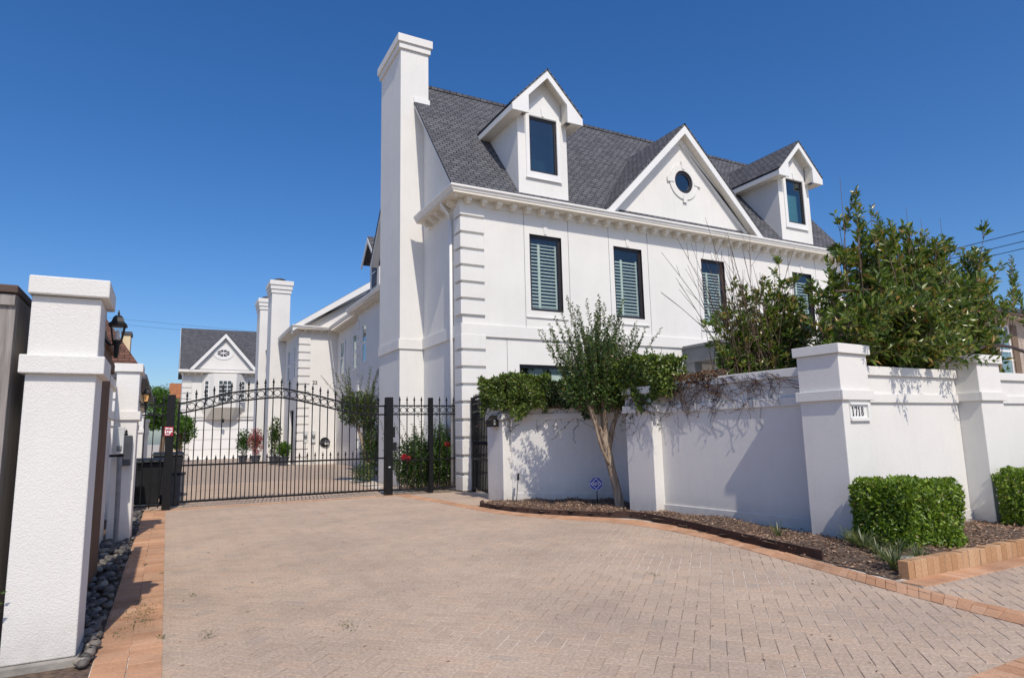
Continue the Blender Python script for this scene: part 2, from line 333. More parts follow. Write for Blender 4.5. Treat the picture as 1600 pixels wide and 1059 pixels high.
# ------------------------------------------------------------------ light
SUN = Vector((-.31, -1.92, 2.27)).normalized()
def light():
    l = bpy.data.lights.new('sun', 'SUN'); l.energy = 3.3; l.angle = math.radians(.53); l.color = (1, .915, .80)
    o = bpy.data.objects.new('sun', l); COL.objects.link(o); o.rotation_euler = (-SUN).to_track_quat('-Z', 'Y').to_euler(); o.location = (-10, -30, 40)
    w = bpy.data.worlds.new('World'); S.world = w; w.use_nodes = True; nt = w.node_tree
    sk = nt.nodes.new('ShaderNodeTexSky'); sk.sky_type = 'NISHITA'; sk.sun_disc = False
    sk.sun_elevation = math.asin(SUN.z); sk.sun_rotation = math.atan2(SUN.x, SUN.y); sk.air_density = 1.0; sk.dust_density = 1.4; sk.ozone_density = 5.0; sk.altitude = 30
    bg = nt.nodes['Background']; bg.inputs['Strength'].default_value = .15
    hs = nt.nodes.new('ShaderNodeHueSaturation'); hs.inputs['Saturation'].default_value = 1.27; hs.inputs['Value'].default_value = .82; hs.inputs['Hue'].default_value = .507
    nt.links.new(sk.outputs[0], hs.inputs['Color']); nt.links.new(hs.outputs[0], bg.inputs[0])
light()
S.view_settings.view_transform = 'Standard'; S.view_settings.look = 'None'; S.view_settings.exposure = .17; S.view_settings.gamma = 1

# ------------------------------------------------------------------ ground
def lerp(a, b, t): return a + (b - a) * t
def catmull(P, n=8, closed=False):
    P = [Vector((*p, 0)) if len(p) == 2 else Vector(p) for p in P]; out = []
    for i in range(len(P) - 1):
        p0 = P[max(i - 1, 0)]; p1 = P[i]; p2 = P[i + 1]; p3 = P[min(i + 2, len(P) - 1)]
        for k in range(n):
            t = k / n; out.append(.5 * ((2 * p1) + (p2 - p0) * t + (2 * p0 - 5 * p1 + 4 * p2 - p3) * t * t + (3 * p1 - p0 - 3 * p2 + p3) * t ** 3))
    out.append(P[-1]); return out
def inside(poly, x, y):
    c = False; j = len(poly) - 1
    for i in range(len(poly)):
        xi, yi = poly[i][:2]; xj, yj = poly[j][:2]
        if (yi > y) != (yj > y) and x < (xj - xi) * (y - yi) / (yj - yi) + xi: c = not c
        j = i
    return c
tag(MB().poly([(-1500, -1500, -.035), (1500, -1500, -.035), (1500, 1500, -.035), (-1500, 1500, -.035)]).build('ground', 'street_concrete'), kind='structure')
# curve of the orange band: inner edge (drive side) and outer edge (bed side)
INN = [(4.55, 14.14), (4.62, 13.2), (4.72, 12.4), (4.76, 11.03), (4.84, 9.75), (5.15, 8.75), (5.62, 7.75), (5.78, 7.0), (5.69, 5.93), (5.42, 4.77), (5.01, 3.21), (4.83, 2.29), (4.80, 1.95)]
OUT = [(4.86, 14.14), (4.90, 13.2), (4.98, 12.4), (5.03, 11.0), (5.16, 9.7), (5.48, 8.95), (5.98, 8.05), (6.14, 7.1), (5.99, 6.05), (5.73, 4.9), (5.33, 3.41), (5.14, 2.35), (5.10, 1.95)]
inn = catmull(INN, 10); out = catmull(OUT, 10)
main_poly = [(.045, 14.14), (.045, .6), (4.6, .6), (4.79, 1.95)] + [(p.x, p.y) for p in reversed(inn)]
walk_poly = [(p.x, p.y) for p in catmull(OUT[:4], 10)] + [(5.1, 11.2), (5.75, 11.5), (5.75, 12.1), (6.2, 13.9), (5.5, 14.05)]
side_poly = [(5.14, 2.0), (5.18, 2.4), (5.34, 3.18), (14, 3.18), (14, 2.0)]
court_poly = [(.045, 14.36), (4.35, 14.36), (4.7, 16.4), (4.75, 22), (-.2, 22), (-.2, 14.7)]
def brick_quads(rects, top=0., ch=.002, jit=.0004, depth=.012):
    """rects: list of 4 plan corners -> chamfered bricks"""
    R = np.array(rects, float); n = len(R); c = R.mean(1, keepdims=True)
    inner = c + (R - c) * (1 - 2 * ch / np.linalg.norm(R[:, 1] - R[:, 0], axis=-1)[:, None, None].clip(.05))
    z = top + rng.normal(0, jit, (n, 1)) + rng.normal(0, jit * .6, (n, 4))
    A = np.concatenate([R, (z - ch)[..., None]], 2); B = np.concatenate([inner, z[..., None]], 2); D = np.concatenate([R, np.full((n, 4, 1), top - depth)], 2)
    V = np.concatenate([D, A, B], 1).reshape(-1, 3); i = np.arange(n)[:, None] * 12; F = []
    F.append(i + [8, 9, 10, 11])
    for a in range(4):
        b = (a + 1) % 4; F.append(i + [4 + a, 4 + b, 8 + b, 8 + a]); F.append(i + [a, b, 4 + b, 4 + a])
    return V, np.concatenate(F)
def herring(poly, W=.094, gap=.0026):
    s = math.sqrt(.5); xs = [p[0] for p in poly]; ys = [p[1] for p in poly]
    lo, hi = min(min(xs), min(ys)) - 1, max(max(xs), max(ys)) + 1; rects = []
    us = [s * (x + y) for x in (min(xs), max(xs)) for y in (min(ys), max(ys))]; vs = [s * (y - x) for x in (min(xs), max(xs)) for y in (min(ys), max(ys))]
    for i in range(int(min(us) / W) - 2, int(max(us) / W) + 2):
        for j in range(int(min(vs) / W) - 2, int(max(vs) / W) + 2):
            d = (i - j) % 4
            if d == 0: a, b, c, e = i, j, i + 2, j + 1
            elif d == 3: a, b, c, e = i, j, i + 1, j + 2
            else: continue
            mu, mv = (a + c) / 2 * W, (b + e) / 2 * W
            
            q = [(a * W + gap, b * W + gap), (c * W - gap, b * W + gap), (c * W - gap, e * W - gap), (a * W + gap, e * W - gap)]
            q = [(s * (u - v), s * (u + v)) for u, v in q]
            if any(inside(poly, *k) for k in q): rects.append(q)
    return rects
rects = []
for p in (main_poly, walk_poly, side_poly, court_poly): rects += herring(p)
V, F = brick_quads(rects)
tag(npmesh('driveway_paving', V, F, 'paver'), kind='structure')
tag(MB().poly([(-9, -.5, -.0055), (-.316, -.5, -.0055), (-.316, 14.1, -.0055), (-9, 14.1, -.0055)]).build('verge', 'soil'), kind='structure')
tag(MB().poly([(-.316, -3, -.0035), (14, -3, -.0035), (14, 14.5, -.0035), (-.316, 14.5, -.0035)]).poly([(-1.2, 14.5, -.0035), (14, 14.5, -.0035), (14, 22.0, -.0035), (-1.2, 22.0, -.0035)]).build('paving_bed', 'joint_sand'), kind='structure')
s2 = math.sqrt(.5); far = [(-.9, 22.0), (8, 22.0), (8, 57), (-.9, 57)]
tag(MB().poly([(x, y, -.004) for x, y in far], uv=[(s2 * (x + y), s2 * (y - x)) for x, y in far]).build('courtyard_paving', 'far_paver'), kind='structure')
# orange brick bands
rects = []
for x0, x1 in ((-.312, -.1365), (-.1335, .040)):
    y = .7
    while y < 14.1:
        k = rng.normal(0, .002, 4); h = .1 + rng.normal(0, .002); rects.append([(x0 + k[0], y + .004), (x1 + k[1], y + .004), (x1 + k[2], y + h - .004), (x0 + k[3], y + h - .004)]); y += h
x = -.31
while x < 4.9: rects.append([(x + .0025, 14.15), (x + .1, 14.15), (x + .1, 14.345), (x + .0025, 14.345)]); x += .1025
def along(a, b, pitch, rows=1):
    """soldier bricks between two matched polylines"""
    acc = 0; n = len(a)
    ts = [0]
    for i in range(n - 1): ts.append(ts[-1] + ((a[i + 1] + b[i + 1]) / 2 - (a[i] + b[i]) / 2).length)
    def at(P, t):
        for i in range(n - 1):
            if ts[i + 1] >= t: return P[i].lerp(P[i + 1], (t - ts[i]) / max(1e-6, ts[i + 1] - ts[i]))
        return P[-1]
    t = 0; res = []
    while t + pitch < ts[-1]:
        p0, p1, q0, q1 = at(a, t + .002), at(a, t + pitch - .002), at(b, t + .002), at(b, t + pitch - .002)
        for r in range(rows):
            e_ = (0, .64, 1) if rows == 2 else (0, 1); f0, f1 = e_[r] + .004, e_[r + 1] - .006
            c = [p0.lerp(q0, f0), p1.lerp(q1, f0), p1.lerp(q1, f1), p0.lerp(q0, f1)]; res.append([(v.x, v.y) for v in c])
        t += pitch
    return res
rects += along(inn, out, .104, 2)
x = 5.36
while x < 14: rects.append([(x + .002, 3.19), (x + .1, 3.19), (x + .1, 3.385), (x + .002, 3.385)]); x += .102
for r in range(2):
    x = 2.0
    while x < 14: rects.append([(x + .003, 1.585 + r * .21), (x + .1, 1.585 + r * .21), (x + .1, 1.785 + r * .21), (x + .003, 1.785 + r * .21)]); x += .103
V, F = brick_quads(rects, .006, jit=.0012)
tag(npmesh('brick_border', V, F, 'orange_brick'), kind='structure')
# planting beds: soil sheets with a gentle crown, chips strewn over them
EDGE = [(5.62, 11.32), (5.30, 11.22), (5.08, 10.85), (5.12, 10.2), (5.28, 9.45), (5.62, 8.8), (6.05, 8.13), (6.22, 7.75), (6.14, 7.0), (5.99, 6.15), (5.76, 5.1), (5.62, 4.3)]
edge = catmull(EDGE, 6)
bed_poly = [(p.x, p.y) for p in edge] + [(5.40, 3.46), (14, 3.46), (14, 4.87), (7.3, 4.87), (6.8, 5.2), (7.02, 8.2), (7.35, 9.8), (5.95, 11.3)]
def bedz(x, y):
    ax, ay, bx_, by_ = 5.62, 4.42, 5.40, 3.40; t = max(0, min(1, ((x - ax) * (bx_ - ax) + (y - ay) * (by_ - ay)) / ((bx_ - ax) ** 2 + (by_ - ay) ** 2)))
    d = math.hypot(x - ax - t * (bx_ - ax), y - ay - t * (by_ - ay)); return .004 + (bedz0(x, y) - .004) * min(1, d / .25)
def bedz0(x, y): return .045 + .022 * math.sin(x * 3.1 + y * 1.7) + .015 * math.sin(x * 7 - y * 5)
def bed():
    st = .09; pts = {}; mb = MB(); xs = np.arange(4.9, 14.1, st); ys = np.arange(3.3, 11.6, st)
    for x in xs:
        for y in ys:
            if inside(bed_poly, x + st / 2, y + st / 2) and x < 12:
                mb.poly([(a, b, bedz(a, b)) for a, b in ((x, y), (x + st, y), (x + st, y + st), (x, y + st))])
    tag(mb.build('soil_bed', 'soil'), kind='structure')
    tag(MB().poly([(x, y, .002) for x, y in bed_poly]).build('soil_base', 'soil'), kind='structure')
    C = []
    while len(C) < 14000:
        x, y = rng.uniform(5, 10.6), rng.uniform(3.46, 11.35)
        if inside(bed_poly, x, y): C.append((x, y, bedz(x, y) + rng.uniform(.003, .02)))
    C = np.array(C); n = len(C); D = rng.normal(size=(n, 3)) * [1, 1, .25]; Nn = rng.normal(size=(n, 3)) * [.5, .5, 1] + [0, 0, .6]
    V, F = leaves(C, D, rng.uniform(.018, .06, n), rng.uniform(.008, .02, n), .05, Nn)
    tag(npmesh('mulch', V, F, 'mulch_chip'), 'shredded brown bark mulch covering the planting bed', 'mulch', kind='stuff')
bed()
def pebble(c, r):
    u = Vector(rng.normal(size=3)); pts = []; n, m = 7, 5
    sx, sy, sz = r * rng.uniform(.8, 1.25), r * rng.uniform(.8, 1.25), r * rng.uniform(.55, .8); a = rng.uniform(0, 6)
    V = []
    for j in range(m):
        th = math.pi * (j + .5) / m
        for i in range(n):
            ph = 2 * math.pi * i / n + a; k = 1 + rng.normal(0, .05); V.append((c[0] + sx * k * math.sin(th) * math.cos(ph), c[1] + sy * k * math.sin(th) * math.sin(ph), c[2] + sz * math.cos(th)))
    F = [(j * n + i, j * n + (i + 1) % n, (j + 1) * n + (i + 1) % n, (j + 1) * n + i) for j in range(m - 1) for i in range(n)]
    return np.array(V), np.array(F)
parts = []
for k in range(560):
    y = rng.uniform(4.6, 13.9); x = rng.uniform(-.66, -.33) if y > 5.2 else rng.uniform(-.37, -.33)
    if -.68 < x < -.36 and 10.0 < y < 10.6: continue
    r = rng.uniform(.022, .055) * (1 if x < -.37 else .7); parts.append(pebble((x, y, r * .5 + rng.uniform(0, .03)), r))
V, F = join(parts)
tag(npmesh('river_rocks', V, F, 'river_rock', smooth=True), 'dark rounded river rocks filling the strip along the left wall', 'rocks', kind='stuff')

# ------------------------------------------------------------------ white wall on the right
gw = thing('boundary_wall', 'white stucco boundary wall with capped pillars along the planting bed', 'wall', (6.75, 5.0, 0))
def wall_panel(p, q, ztop=2.02, th=.22, e0=0, e1=0, rough='stucco', plinth=True):
    """panel from p to q; the outer face is on the right-hand side of p->q"""
    m = MB(); m.obox(p, q, 0, th, 0, ztop - .115, rough, e0, e1)
    o = m.build('wall_panel', rough, gw)
    c = MB(); c.obox(p, q, -.035, th + .035, ztop - .112, ztop, rough, e0, e1); c.build('coping', rough, o, bevel=.006)
    l = MB(); l.obox(p, q, -.03, .0, 1.555, 1.665, rough, e0, e1); l.build('ledge_band', rough, o, bevel=.006)
    if plinth:
        k = MB(); k.obox(p, q, -.022, .0, 0, .17, rough, e0, e1); k.build('plinth', rough, o, bevel=.008)
    return o
def wall_pillar(x0, x1, y0, y1, zt=2.22, mat='rough_stucco', parent=None, name='pillar', rot=0, a=.034):
    pv = (x0, y0); o = MB().box(x0, x1, y0, y1, 0, zt - .115, mat).turn(rot, pv).build(name, mat, parent, bevel=.008)
    MB().box(x0 - a, x1 + a, y0 - a, y1 + a, zt - .112, zt, mat).turn(rot, pv).build('pillar_cap', mat, o, bevel=.006)
    m = MB()                                            # ledge collar of four butted strips
    m.box(x0 - a, x1 + a, y0 - a, y0, 1.575, 1.69, mat); m.box(x0 - a, x1 + a, y1, y1 + a, 1.575, 1.69, mat)
    m.box(x0 - a, x0, y0, y1, 1.575, 1.69, mat); m.box(x1, x1 + a, y0, y1, 1.575, 1.69, mat); m.turn(rot, pv).build('pillar_ledge', mat, o, bevel=.005)
    return o
wall_panel((5.96, 11.27), (7.38, 9.86), 2.02); wall_panel((7.38, 9.86), (7.0, 8.45), 2.02, plinth=False)
wall_panel((6.835, 7.95), (7.035, 5.20), 2.03, rough='rough_stucco'); wall_panel((7.32, 4.90), (9.42, 4.90), 2.0); wall_panel((9.98, 4.90), (16.5, 4.90), 2.0)
bigp = wall_pillar(6.755, 7.335, 4.725, 5.255, 2.225, 'rough_stucco', gw, rot=4.0)
wall_pillar(9.425, 9.975, 4.61, 5.1, 2.185, 'rough_stucco', gw); wall_pillar(6.65, 7.05, 7.90, 8.50, 1.98, 'rough_stucco', gw, rot=4.2); wall_pillar(5.775, 5.975, 11.30, 11.98, 2.1, 'rough_stucco', gw)
# house number plaque on the corner pillar
pq = MB(); X0, X1, Z0, Z1, Y = 6.87, 7.26, 1.335, 1.55, 4.725
pq.prism([(X0, Y, Z0), (X1, Y, Z0), (X1 - .035, Y - .025, Z0 + .035), (X0 + .02, Y - .025, Z0 + .035)], (0, .004, 0))
for (a, b, c, d) in ((X0, X1, Z0, Z0 + .035), (X0, X1, Z1 - .03, Z1), (X0, X0 + .025, Z0 + .035, Z1 - .03), (X1 - .045, X1, Z0 + .035, Z1 - .03)): pq.box(a, b, Y - (.012 if b < X0 + .03 else .03), Y, c, d)
pq.box(X0 + .025, X1 - .045, Y - .008, Y, Z0 + .035, Z1 - .03); plq = pq.turn(4.0, (6.755, 4.725)).build('number_plaque', 'trim', gw)
def text_mesh(name, body, size, loc, rot, mat, parent, sx=1, ext=.004):
    c = bpy.data.curves.new(name, 'FONT'); c.body = body; c.size = size; c.extrude = ext; c.align_x = 'CENTER'; c.align_y = 'CENTER'; c.offset = size * .02
    o = bpy.data.objects.new(name, c); COL.objects.link(o); dg = bpy.context.evaluated_depsgraph_get(); me = bpy.data.meshes.new_from_object(o.evaluated_get(dg)); bpy.data.objects.remove(o)
    me.materials.clear(); me.materials.append(MATS[mat]); o = bpy.data.objects.new(name, me); COL.objects.link(o); o.parent = parent
    o.location = Vector(loc) - origin(parent); o.rotation_euler = rot; o.scale = (sx, 1, 1); return o
def digits():
    """1718 in a bold serif hand, from strokes"""
    m = MB(); y0, y1 = Y - .013, Y - .008; h = .105; z = Z0 + .058
    def bar(x, w, a, b): m.box(x, x + w, y0, y1, z + a * h, z + b * h)
    def one(x): bar(x + .014, .015, 0, 1); bar(x + .004, .035, 0, .07); bar(x + .002, .012, .80, .90)
    def seven(x):
        bar(x, .048, .86, 1); bar(x, .007, .72, .86); m.prism([(x + .036, y1, z + .86 * h), (x + .048, y1, z + .86 * h), (x + .028, y1, z), (x + .012, y1, z)], (0, y0 - y1, 0))
    def eight(x):
        for cz, r in ((.27, .27), (.76, .23)):
            n = 14; R = r * h
            for k in range(n):
                a, b = 2 * math.pi * k / n, 2 * math.pi * (k + 1) / n; f = lambda t, q, qx: (x + .025 + math.cos(t) * qx, y1, z + cz * h + math.sin(t) * q)
                m.prism([f(a, R, .024), f(b, R, .024), f(b, R * .68, .011), f(a, R * .68, .011)], (0, y0 - y1, 0))
    one(6.91); seven(6.97); one(7.034); eight(7.095); m.turn(4.0, (6.755, 4.725)).build('numerals', 'digit_black', plq)
digits()

# ------------------------------------------------------------------ pillars and walls along the left edge
lp = thing('gate_pillar', 'tall white rough stucco pillar in the left foreground beside weathered wood', 'pillar', (-.58, 4.95, 0))
MB().box(-.762, -.405, 4.70, 5.12, .045, 2.155, 'rough_stucco').build('pillar_shaft', 'rough_stucco', lp, bevel=.008)
MB().box(-.778, -.362, 4.658, 5.165, 2.158, 2.27).build('pillar_cap', 'rough_stucco', lp, bevel=.008)
m = MB(); a = .042
m.box(-.792, -.363, 4.658, 4.70, 1.68, 1.79).box(-.792, -.363, 5.12, 5.162, 1.68, 1.79).box(-.792, -.762, 4.70, 5.12, 1.68, 1.79).box(-.405, -.363, 4.70, 5.12, 1.68, 1.79).build('pillar_ledge', 'rough_stucco', lp, bevel=.006)
MB().box(-.80, -.39, 4.68, 5.14, -.03, .043).build('footing', 'concrete', lp, bevel=.012)
lp2 = thing('gate_pillar', 'farther white stucco pillar on the left, in front of the brown roof', 'pillar', (-.5, 10.3, 0))
wall_pillar(-.635, -.365, 10.05, 10.6, 2.33, 'stucco', lp2, 'pillar_shaft')
lw = thing('side_wall', 'shaded white stucco wall between the two left pillars', 'wall', (-.75, 8.8, 0))
MB().box(-.90, -.66, 7.6, 10.0, 0, 1.98).build('wall_panel', 'stucco', lw); MB().box(-.93, -.63, 7.57, 10.0, 1.983, 2.08).build('coping', 'stucco', lw, bevel=.006); MB().box(-.66, -.635, 7.6, 10.0, 1.58, 1.68).build('ledge_band', 'stucco', lw)
lw2 = thing('side_wall', 'white stucco wall with capped piers beyond the left end of the iron gate', 'wall', (-.9, 20, 0))
MB().box(-1.15, -.92, 10.7, 34, 0, 1.9).build('wall_panel', 'stucco', lw2)
for k, y in enumerate((13.1, 16.9, 21.5, 27.0)): wall_pillar(-.98, -.62, y, y + .5, 2.15, 'stucco', lw2, 'pier')
wf = thing('wood_fence', 'brown stained wood fence tucked behind the tall left pillar', 'fence', (-.6, 6.4, 0))
m = MB()
for k in range(17): m.box(-.555, -.53, 5.2 + k * .14, 5.335 + k * .14, .02, 2.12 + .006 * (k % 3))
m.build('board_panel', 'brown_wood', wf); MB().box(-.58, -.50, 5.18, 7.58, 2.135, 2.18).box(-.53, -.50, 5.18, 7.58, 1.95, 2.04).build('top_rail', 'brown_wood', wf)
wg = thing('wood_gate', 'weathered grey wood gate with brown cap at the far left edge', 'gate', (-1.4, 5.0, 0))
GXR = -.838
m = MB(); m.box(GXR - .135, GXR, 4.72, 5.32, .10, 2.155).build('post', 'grey_wood', wg, bevel=.004); m = MB()
for k in range(6): m.box(GXR - .279 - k * .144, GXR - .141 - k * .144, 4.735 + .004 * (k % 2), 4.77, .12, 2.155)
m.build('board_panel', 'grey_wood', wg, bevel=.004); MB().box(-2.2, GXR - .004, 4.70, 4.718, 2.085, 2.15).build('trim_board', 'grey_wood', wg)
MB().box(-2.2, GXR + .008, 4.685, 5.34, 2.158, 2.205).build('cap_board', 'capboard_wood', wg, bevel=.005)
tag(MB().box(-2.4, -.84, 4.66, 5.10, -.03, .095).build('brick_footing', 'terracotta', loc=(-1.6, 5, 0)), 'low red brick footing under the weathered wood gate', 'footing')

# ------------------------------------------------------------------ lanterns
def lantern(loc, label, arm, amber=False, k=.66):
    x, y, z = loc; t = thing('wall_lantern', label, 'lantern', loc, 'wall lanterns on the left pillars'); c = (x, y, z); sc = lambda P: [(a * k, b * k) for a, b in P]
    MB().box(x - arm - .018, x - arm, y - .028, y + .028, z - .04, z + .07).tube([(x - arm - .005, y, z + .015), (x - arm * .55, y, z - .025), (x - .008, y, z - .015)], .008, n=7).build('bracket', 'iron', t)
    MB().lathe(c, sc([(.012, -.17), (.018, -.16), (.028, -.03), (.042, -.02), (.042, .0), (.055, .012)]), 8).build('stem', 'iron', t)
    MB().lathe(c, sc([(.050, .014), (.082, .160)]), 4, sq=True).build('glass_panes', 'amber_glass' if amber else 'lamp_glass', t)
    f = MB()
    for q in range(4):
        a = math.pi / 4 + q * math.pi / 2; f.tube([(x + .054 * k * math.cos(a), y + .054 * k * math.sin(a), z + .012 * k), (x + .086 * k * math.cos(a), y + .086 * k * math.sin(a), z + .162 * k)], .0045, n=5)
    f.build('cage', 'iron', t)
    MB().lathe(c, sc([(.115, .160), (.118, .175), (.08, .205), (.062, .25), (.040, .27), (.012, .28), (.012, .29), (.016, .30), (.004, .335)]), 4, sq=True).build('roof_cap', 'iron', t)
    if not amber: MB().lathe(c, sc([(.018, .02), (.022, .05), (.018, .1), (.006, .12)]), 8).build('bulb', 'white_paint', t)
lantern((-.335, 5.10, 1.945), 'black carriage lantern bracketed on the tall foreground pillar', .068)
lantern((-.285, 10.35, 1.83), 'smaller black lantern with an amber pane on the farther left pillar', .078, True)

# ------------------------------------------------------------------ entry keypad and mailbox by pillar 2
kp = thing('keypad_post', 'grey steel post holding an entry keypad beside the left pillar', 'keypad', (-.52, 9.55, 0))
MB().tube([(-.50, 9.60, 0), (-.505, 9.60, .55), (-.515, 9.60, 1.1)], .028, n=8).build('post', 'grey_metal', kp)
MB().box(-.56, -.478, 9.50, 9.58, 1.14, 1.44).build('keypad_case', 'pale_metal', kp, bevel=.006); MB().box(-.565, -.473, 9.495, 9.585, 1.443, 1.47).build('rain_cap', 'pale_metal', kp)
m = MB()
for a in range(3):
    for b in range(3): m.box(-.548 + a * .02, -.535 + a * .02, 9.494, 9.50, 1.17 + b * .024, 1.187 + b * .024)
m.build('key_buttons', 'digit_black', kp); MB().box(-.63, -.47, 9.605, 9.635, 1.10, 1.13).build('arm', 'iron', kp)
mbx = thing('mailbox', 'dark slate mailbox with a small finial on the far left pillar', 'mailbox', (-.46, 9.98, 1.0))
MB().box(-.525, -.405, 9.93, 10.045, .98, 1.37).build('mailbox_body', 'slate_box', mbx, bevel=.006); MB().lathe((-.48, 9.985, 1.37), [(.02, 0), (.024, .02), (.012, .035), (.02, .05), (.003, .08)], 7).build('finial', 'iron', mbx)

# ------------------------------------------------------------------ iron work
def spear(m, x, y, z, s=1.0): m.lathe((x, y, z), [(.012 * s, 0), (.024 * s, .018 * s), (.011 * s, .035 * s), (.011 * s, .05 * s), (.026 * s, .075 * s), (.017 * s, .115 * s), (.002, .175 * s)], 6)
def ringm(m, cx, cy, cz, R, r=.0085, n=16, ax='x'):
    P = []
    for k in range(n + 1):
        t = 2 * math.pi * k / n; P.append((cx + R * math.cos(t), cy, cz + R * math.sin(t)) if ax == 'x' else (cx, cy + R * math.cos(t), cz + R * math.sin(t)))
    m.tube(P, r, n=5, cap=False)
GX = [.2, .25, .79, 1.14, 1.94, 2.3, 2.94, 3.3, 3.73, 4.0, 4.42]; GT = [2.045, 2.05, 2.18, 2.27, 2.37, 2.35, 2.21, 2.12, 2.03, 2.005, 2.0]
def gtop(x): return float(np.interp(x, xs_, zs_))
gp_ = catmull([(a, b) for a, b in zip(GX, GT)], 8); xs_ = [p.x for p in gp_]; zs_ = [p.y for p in gp_]
GY = 14.60
sg = thing('driveway_gate', 'black iron sliding driveway gate with an arched top and ring frieze', 'gate', (2.3, GY, 0))
def railcurve(off, name, r=.017):
    m = MB(); X = np.linspace(.20, 4.42, 50); P = [(x, gtop(x) + off) for x in X]
    for (a, b), (c, d) in zip(P, P[1:]): m.hexa([(a, GY - r, b - r), (c, GY - r, d - r), (c, GY + r, d - r), (a, GY + r, b - r), (a, GY - r, b + r), (c, GY - r, d + r), (c, GY + r, d + r), (a, GY + r, b + r)])
    m.build(name, 'iron', sg)
railcurve(0, 'top_rail'); railcurve(-.195, 'frieze_rail')
MB().box(.20, 4.42, GY - .018, GY + .018, .80, .835).build('mid_rail', 'iron', sg); MB().box(.20, 4.42, GY - .02, GY + .02, .09, .13).build('bottom_rail', 'iron', sg)
for x in (.185, 4.425): MB().box(x - .02, x + .02, GY - .021, GY + .021, .06, gtop(x) + .03).build('end_stile', 'iron', sg)
pk = .1645; px_ = [.32 + pk * k for k in range(25)]
for x in px_:
    o = MB().box(x - .0095, x + .0095, GY - .0095, GY + .0095, .13, gtop(x) + .05).build('picket', 'iron', sg)
    m = MB(); spear(m, x, GY, gtop(x) + .05); m.build('spear_finial', 'iron', o)
lowp = None
for x in px_[:-1]:
    xm = x + pk / 2
    if lowp is None:
        lowp = MB().box(xm - .0085, xm + .0085, GY - .0085, GY + .0085, .13, .86).build('short_picket', 'iron', sg); m = MB(); spear(m, xm, GY, .86, .85); lowf = m.build('spear_finial', 'iron', lowp); x00 = xm
    else:
        o = lowp.copy(); COL.objects.link(o); o.parent = sg; o.location = (xm - x00, 0, 0); q = lowf.copy(); COL.objects.link(q); q.parent = o
    m = MB(); ringm(m, xm, GY, gtop(xm) - .0975, .068); m.build('ring', 'iron', sg)
# gate posts
gl = thing('gate_post', 'black square steel post at the left end of the driveway gate', 'post', (.04, 14.24, 0), 'black steel posts of the iron gate')
MB().box(-.03, .115, 14.17, 14.315, 0, 2.19).build('post_tube', 'iron', gl, bevel=.004)
sgn = thing('warning_sign', 'small red and white sign fixed on the left gate post', 'sign', (.03, 14.15, 1.5))
MB().box(-.055, .10, 14.152, 14.166, 1.40, 1.575).build('sign_plate', 'red_paint', sgn)
m = MB(); random.seed(3)
for a, b, c, d in ((-.04, .02, 1.53, 1.555), (.03, .085, 1.525, 1.55), (-.04, -.02, 1.44, 1.51), (-.005, .02, 1.46, 1.50), (.03, .06, 1.44, 1.50), (.065, .085, 1.47, 1.51), (-.03, .04, 1.415, 1.43)): m.box(a, b, 14.148, 14.152, c, d)
m.build('sign_marks', 'white_paint', sgn)
gr = thing('gate_post', 'black square steel post where the arched gate meets the fixed fence', 'post', (4.46, 14.4, 0), 'black steel posts of the iron gate')
MB().box(4.375, 4.535, 14.33, 14.49, 0, 2.19).build('post_tube', 'iron', gr, bevel=.004); MB().box(4.537, 4.60, 14.38, 14.46, 1.28, 1.52).build('lock_box', 'black_plastic', gr, bevel=.004); MB().box(4.537, 4.63, 14.36, 14.47, .98, 1.17).build('latch_keeper', 'black_plastic', gr, bevel=.004); MB().box(4.43, 4.48, 14.326, 14.33, .61, .635).build('maker_plate', 'pale_metal', gr)
# slide gate operator behind the left post
op = thing('gate_operator', 'dark grey gate motor cabinet behind the left gate post', 'gate motor', (.22, 15.3, 0))
MB().box(.12, .36, 15.1, 15.4, .0, .62).build('operator_case', 'slate_box', op, bevel=.015); MB().box(.10, .38, 15.08, 15.42, .62, .66).build('operator_lid', 'black_plastic', op, bevel=.008); MB().box(.10, .38, 15.06, 15.44, -.02, .0).build('pad', 'concrete', op)
def fence_panel(name, label, x0, x1, y, posts, n, hi=2.0, lattice=True):
    t = thing(name, label, 'fence', ((x0 + x1) / 2, y, 0))
    for x in posts: MB().box(x - .05, x + .05, y - .05, y + .05, 0, 2.19).build('post', 'iron', t, bevel=.004)
    segs = []; e = [x0] + sorted(posts) + [x1]
    for a, b in zip(e, e[1:]):
        if b - a > .2: segs.append((a + (.05 if a in posts else 0), b - (.05 if b in posts else 0)))
    for z, nm in ((hi, 'top_rail'), (hi - .2, 'frieze_rail'), (.76, 'mid_rail'), (.10, 'bottom_rail')):
        m = MB()
        for a, b in segs: m.box(a, b, y - .016, y + .016, z - .016, z + .016)
        m.build(nm, 'iron', t)
    for a, b in segs:
        k = max(2, round((b - a) / pk)); st = (b - a) / k
        for i in range(k):
            if i:
                x = a + st * i; o = MB().box(x - .009, x + .009, y - .009, y + .009, .1, hi + .05).build('picket', 'iron', t); m = MB(); spear(m, x, y, hi + .05); m.build('spear_finial', 'iron', o)
            m = MB(); ringm(m, a + st * (i + .5), y, hi - .1, min(.07, st * .43)); m.build('ring', 'iron', t)
    return t
fence_panel('iron_fence', 'fixed black iron fence panel in front of the rose bush', 4.54, 6.24, 14.42, [5.47], 8)
fl = thing('iron_fence', 'short black iron fence bay left of the driveway gate', 'fence', (-.4, 14.3, 0))
for z, nm in ((1.99, 'top_rail'), (1.80, 'frieze_rail'), (.78, 'mid_rail'), (.10, 'bottom_rail')): MB().box(-.62, -.032, 14.22, 14.25, z - .015, z + .015).build(nm, 'iron', fl)
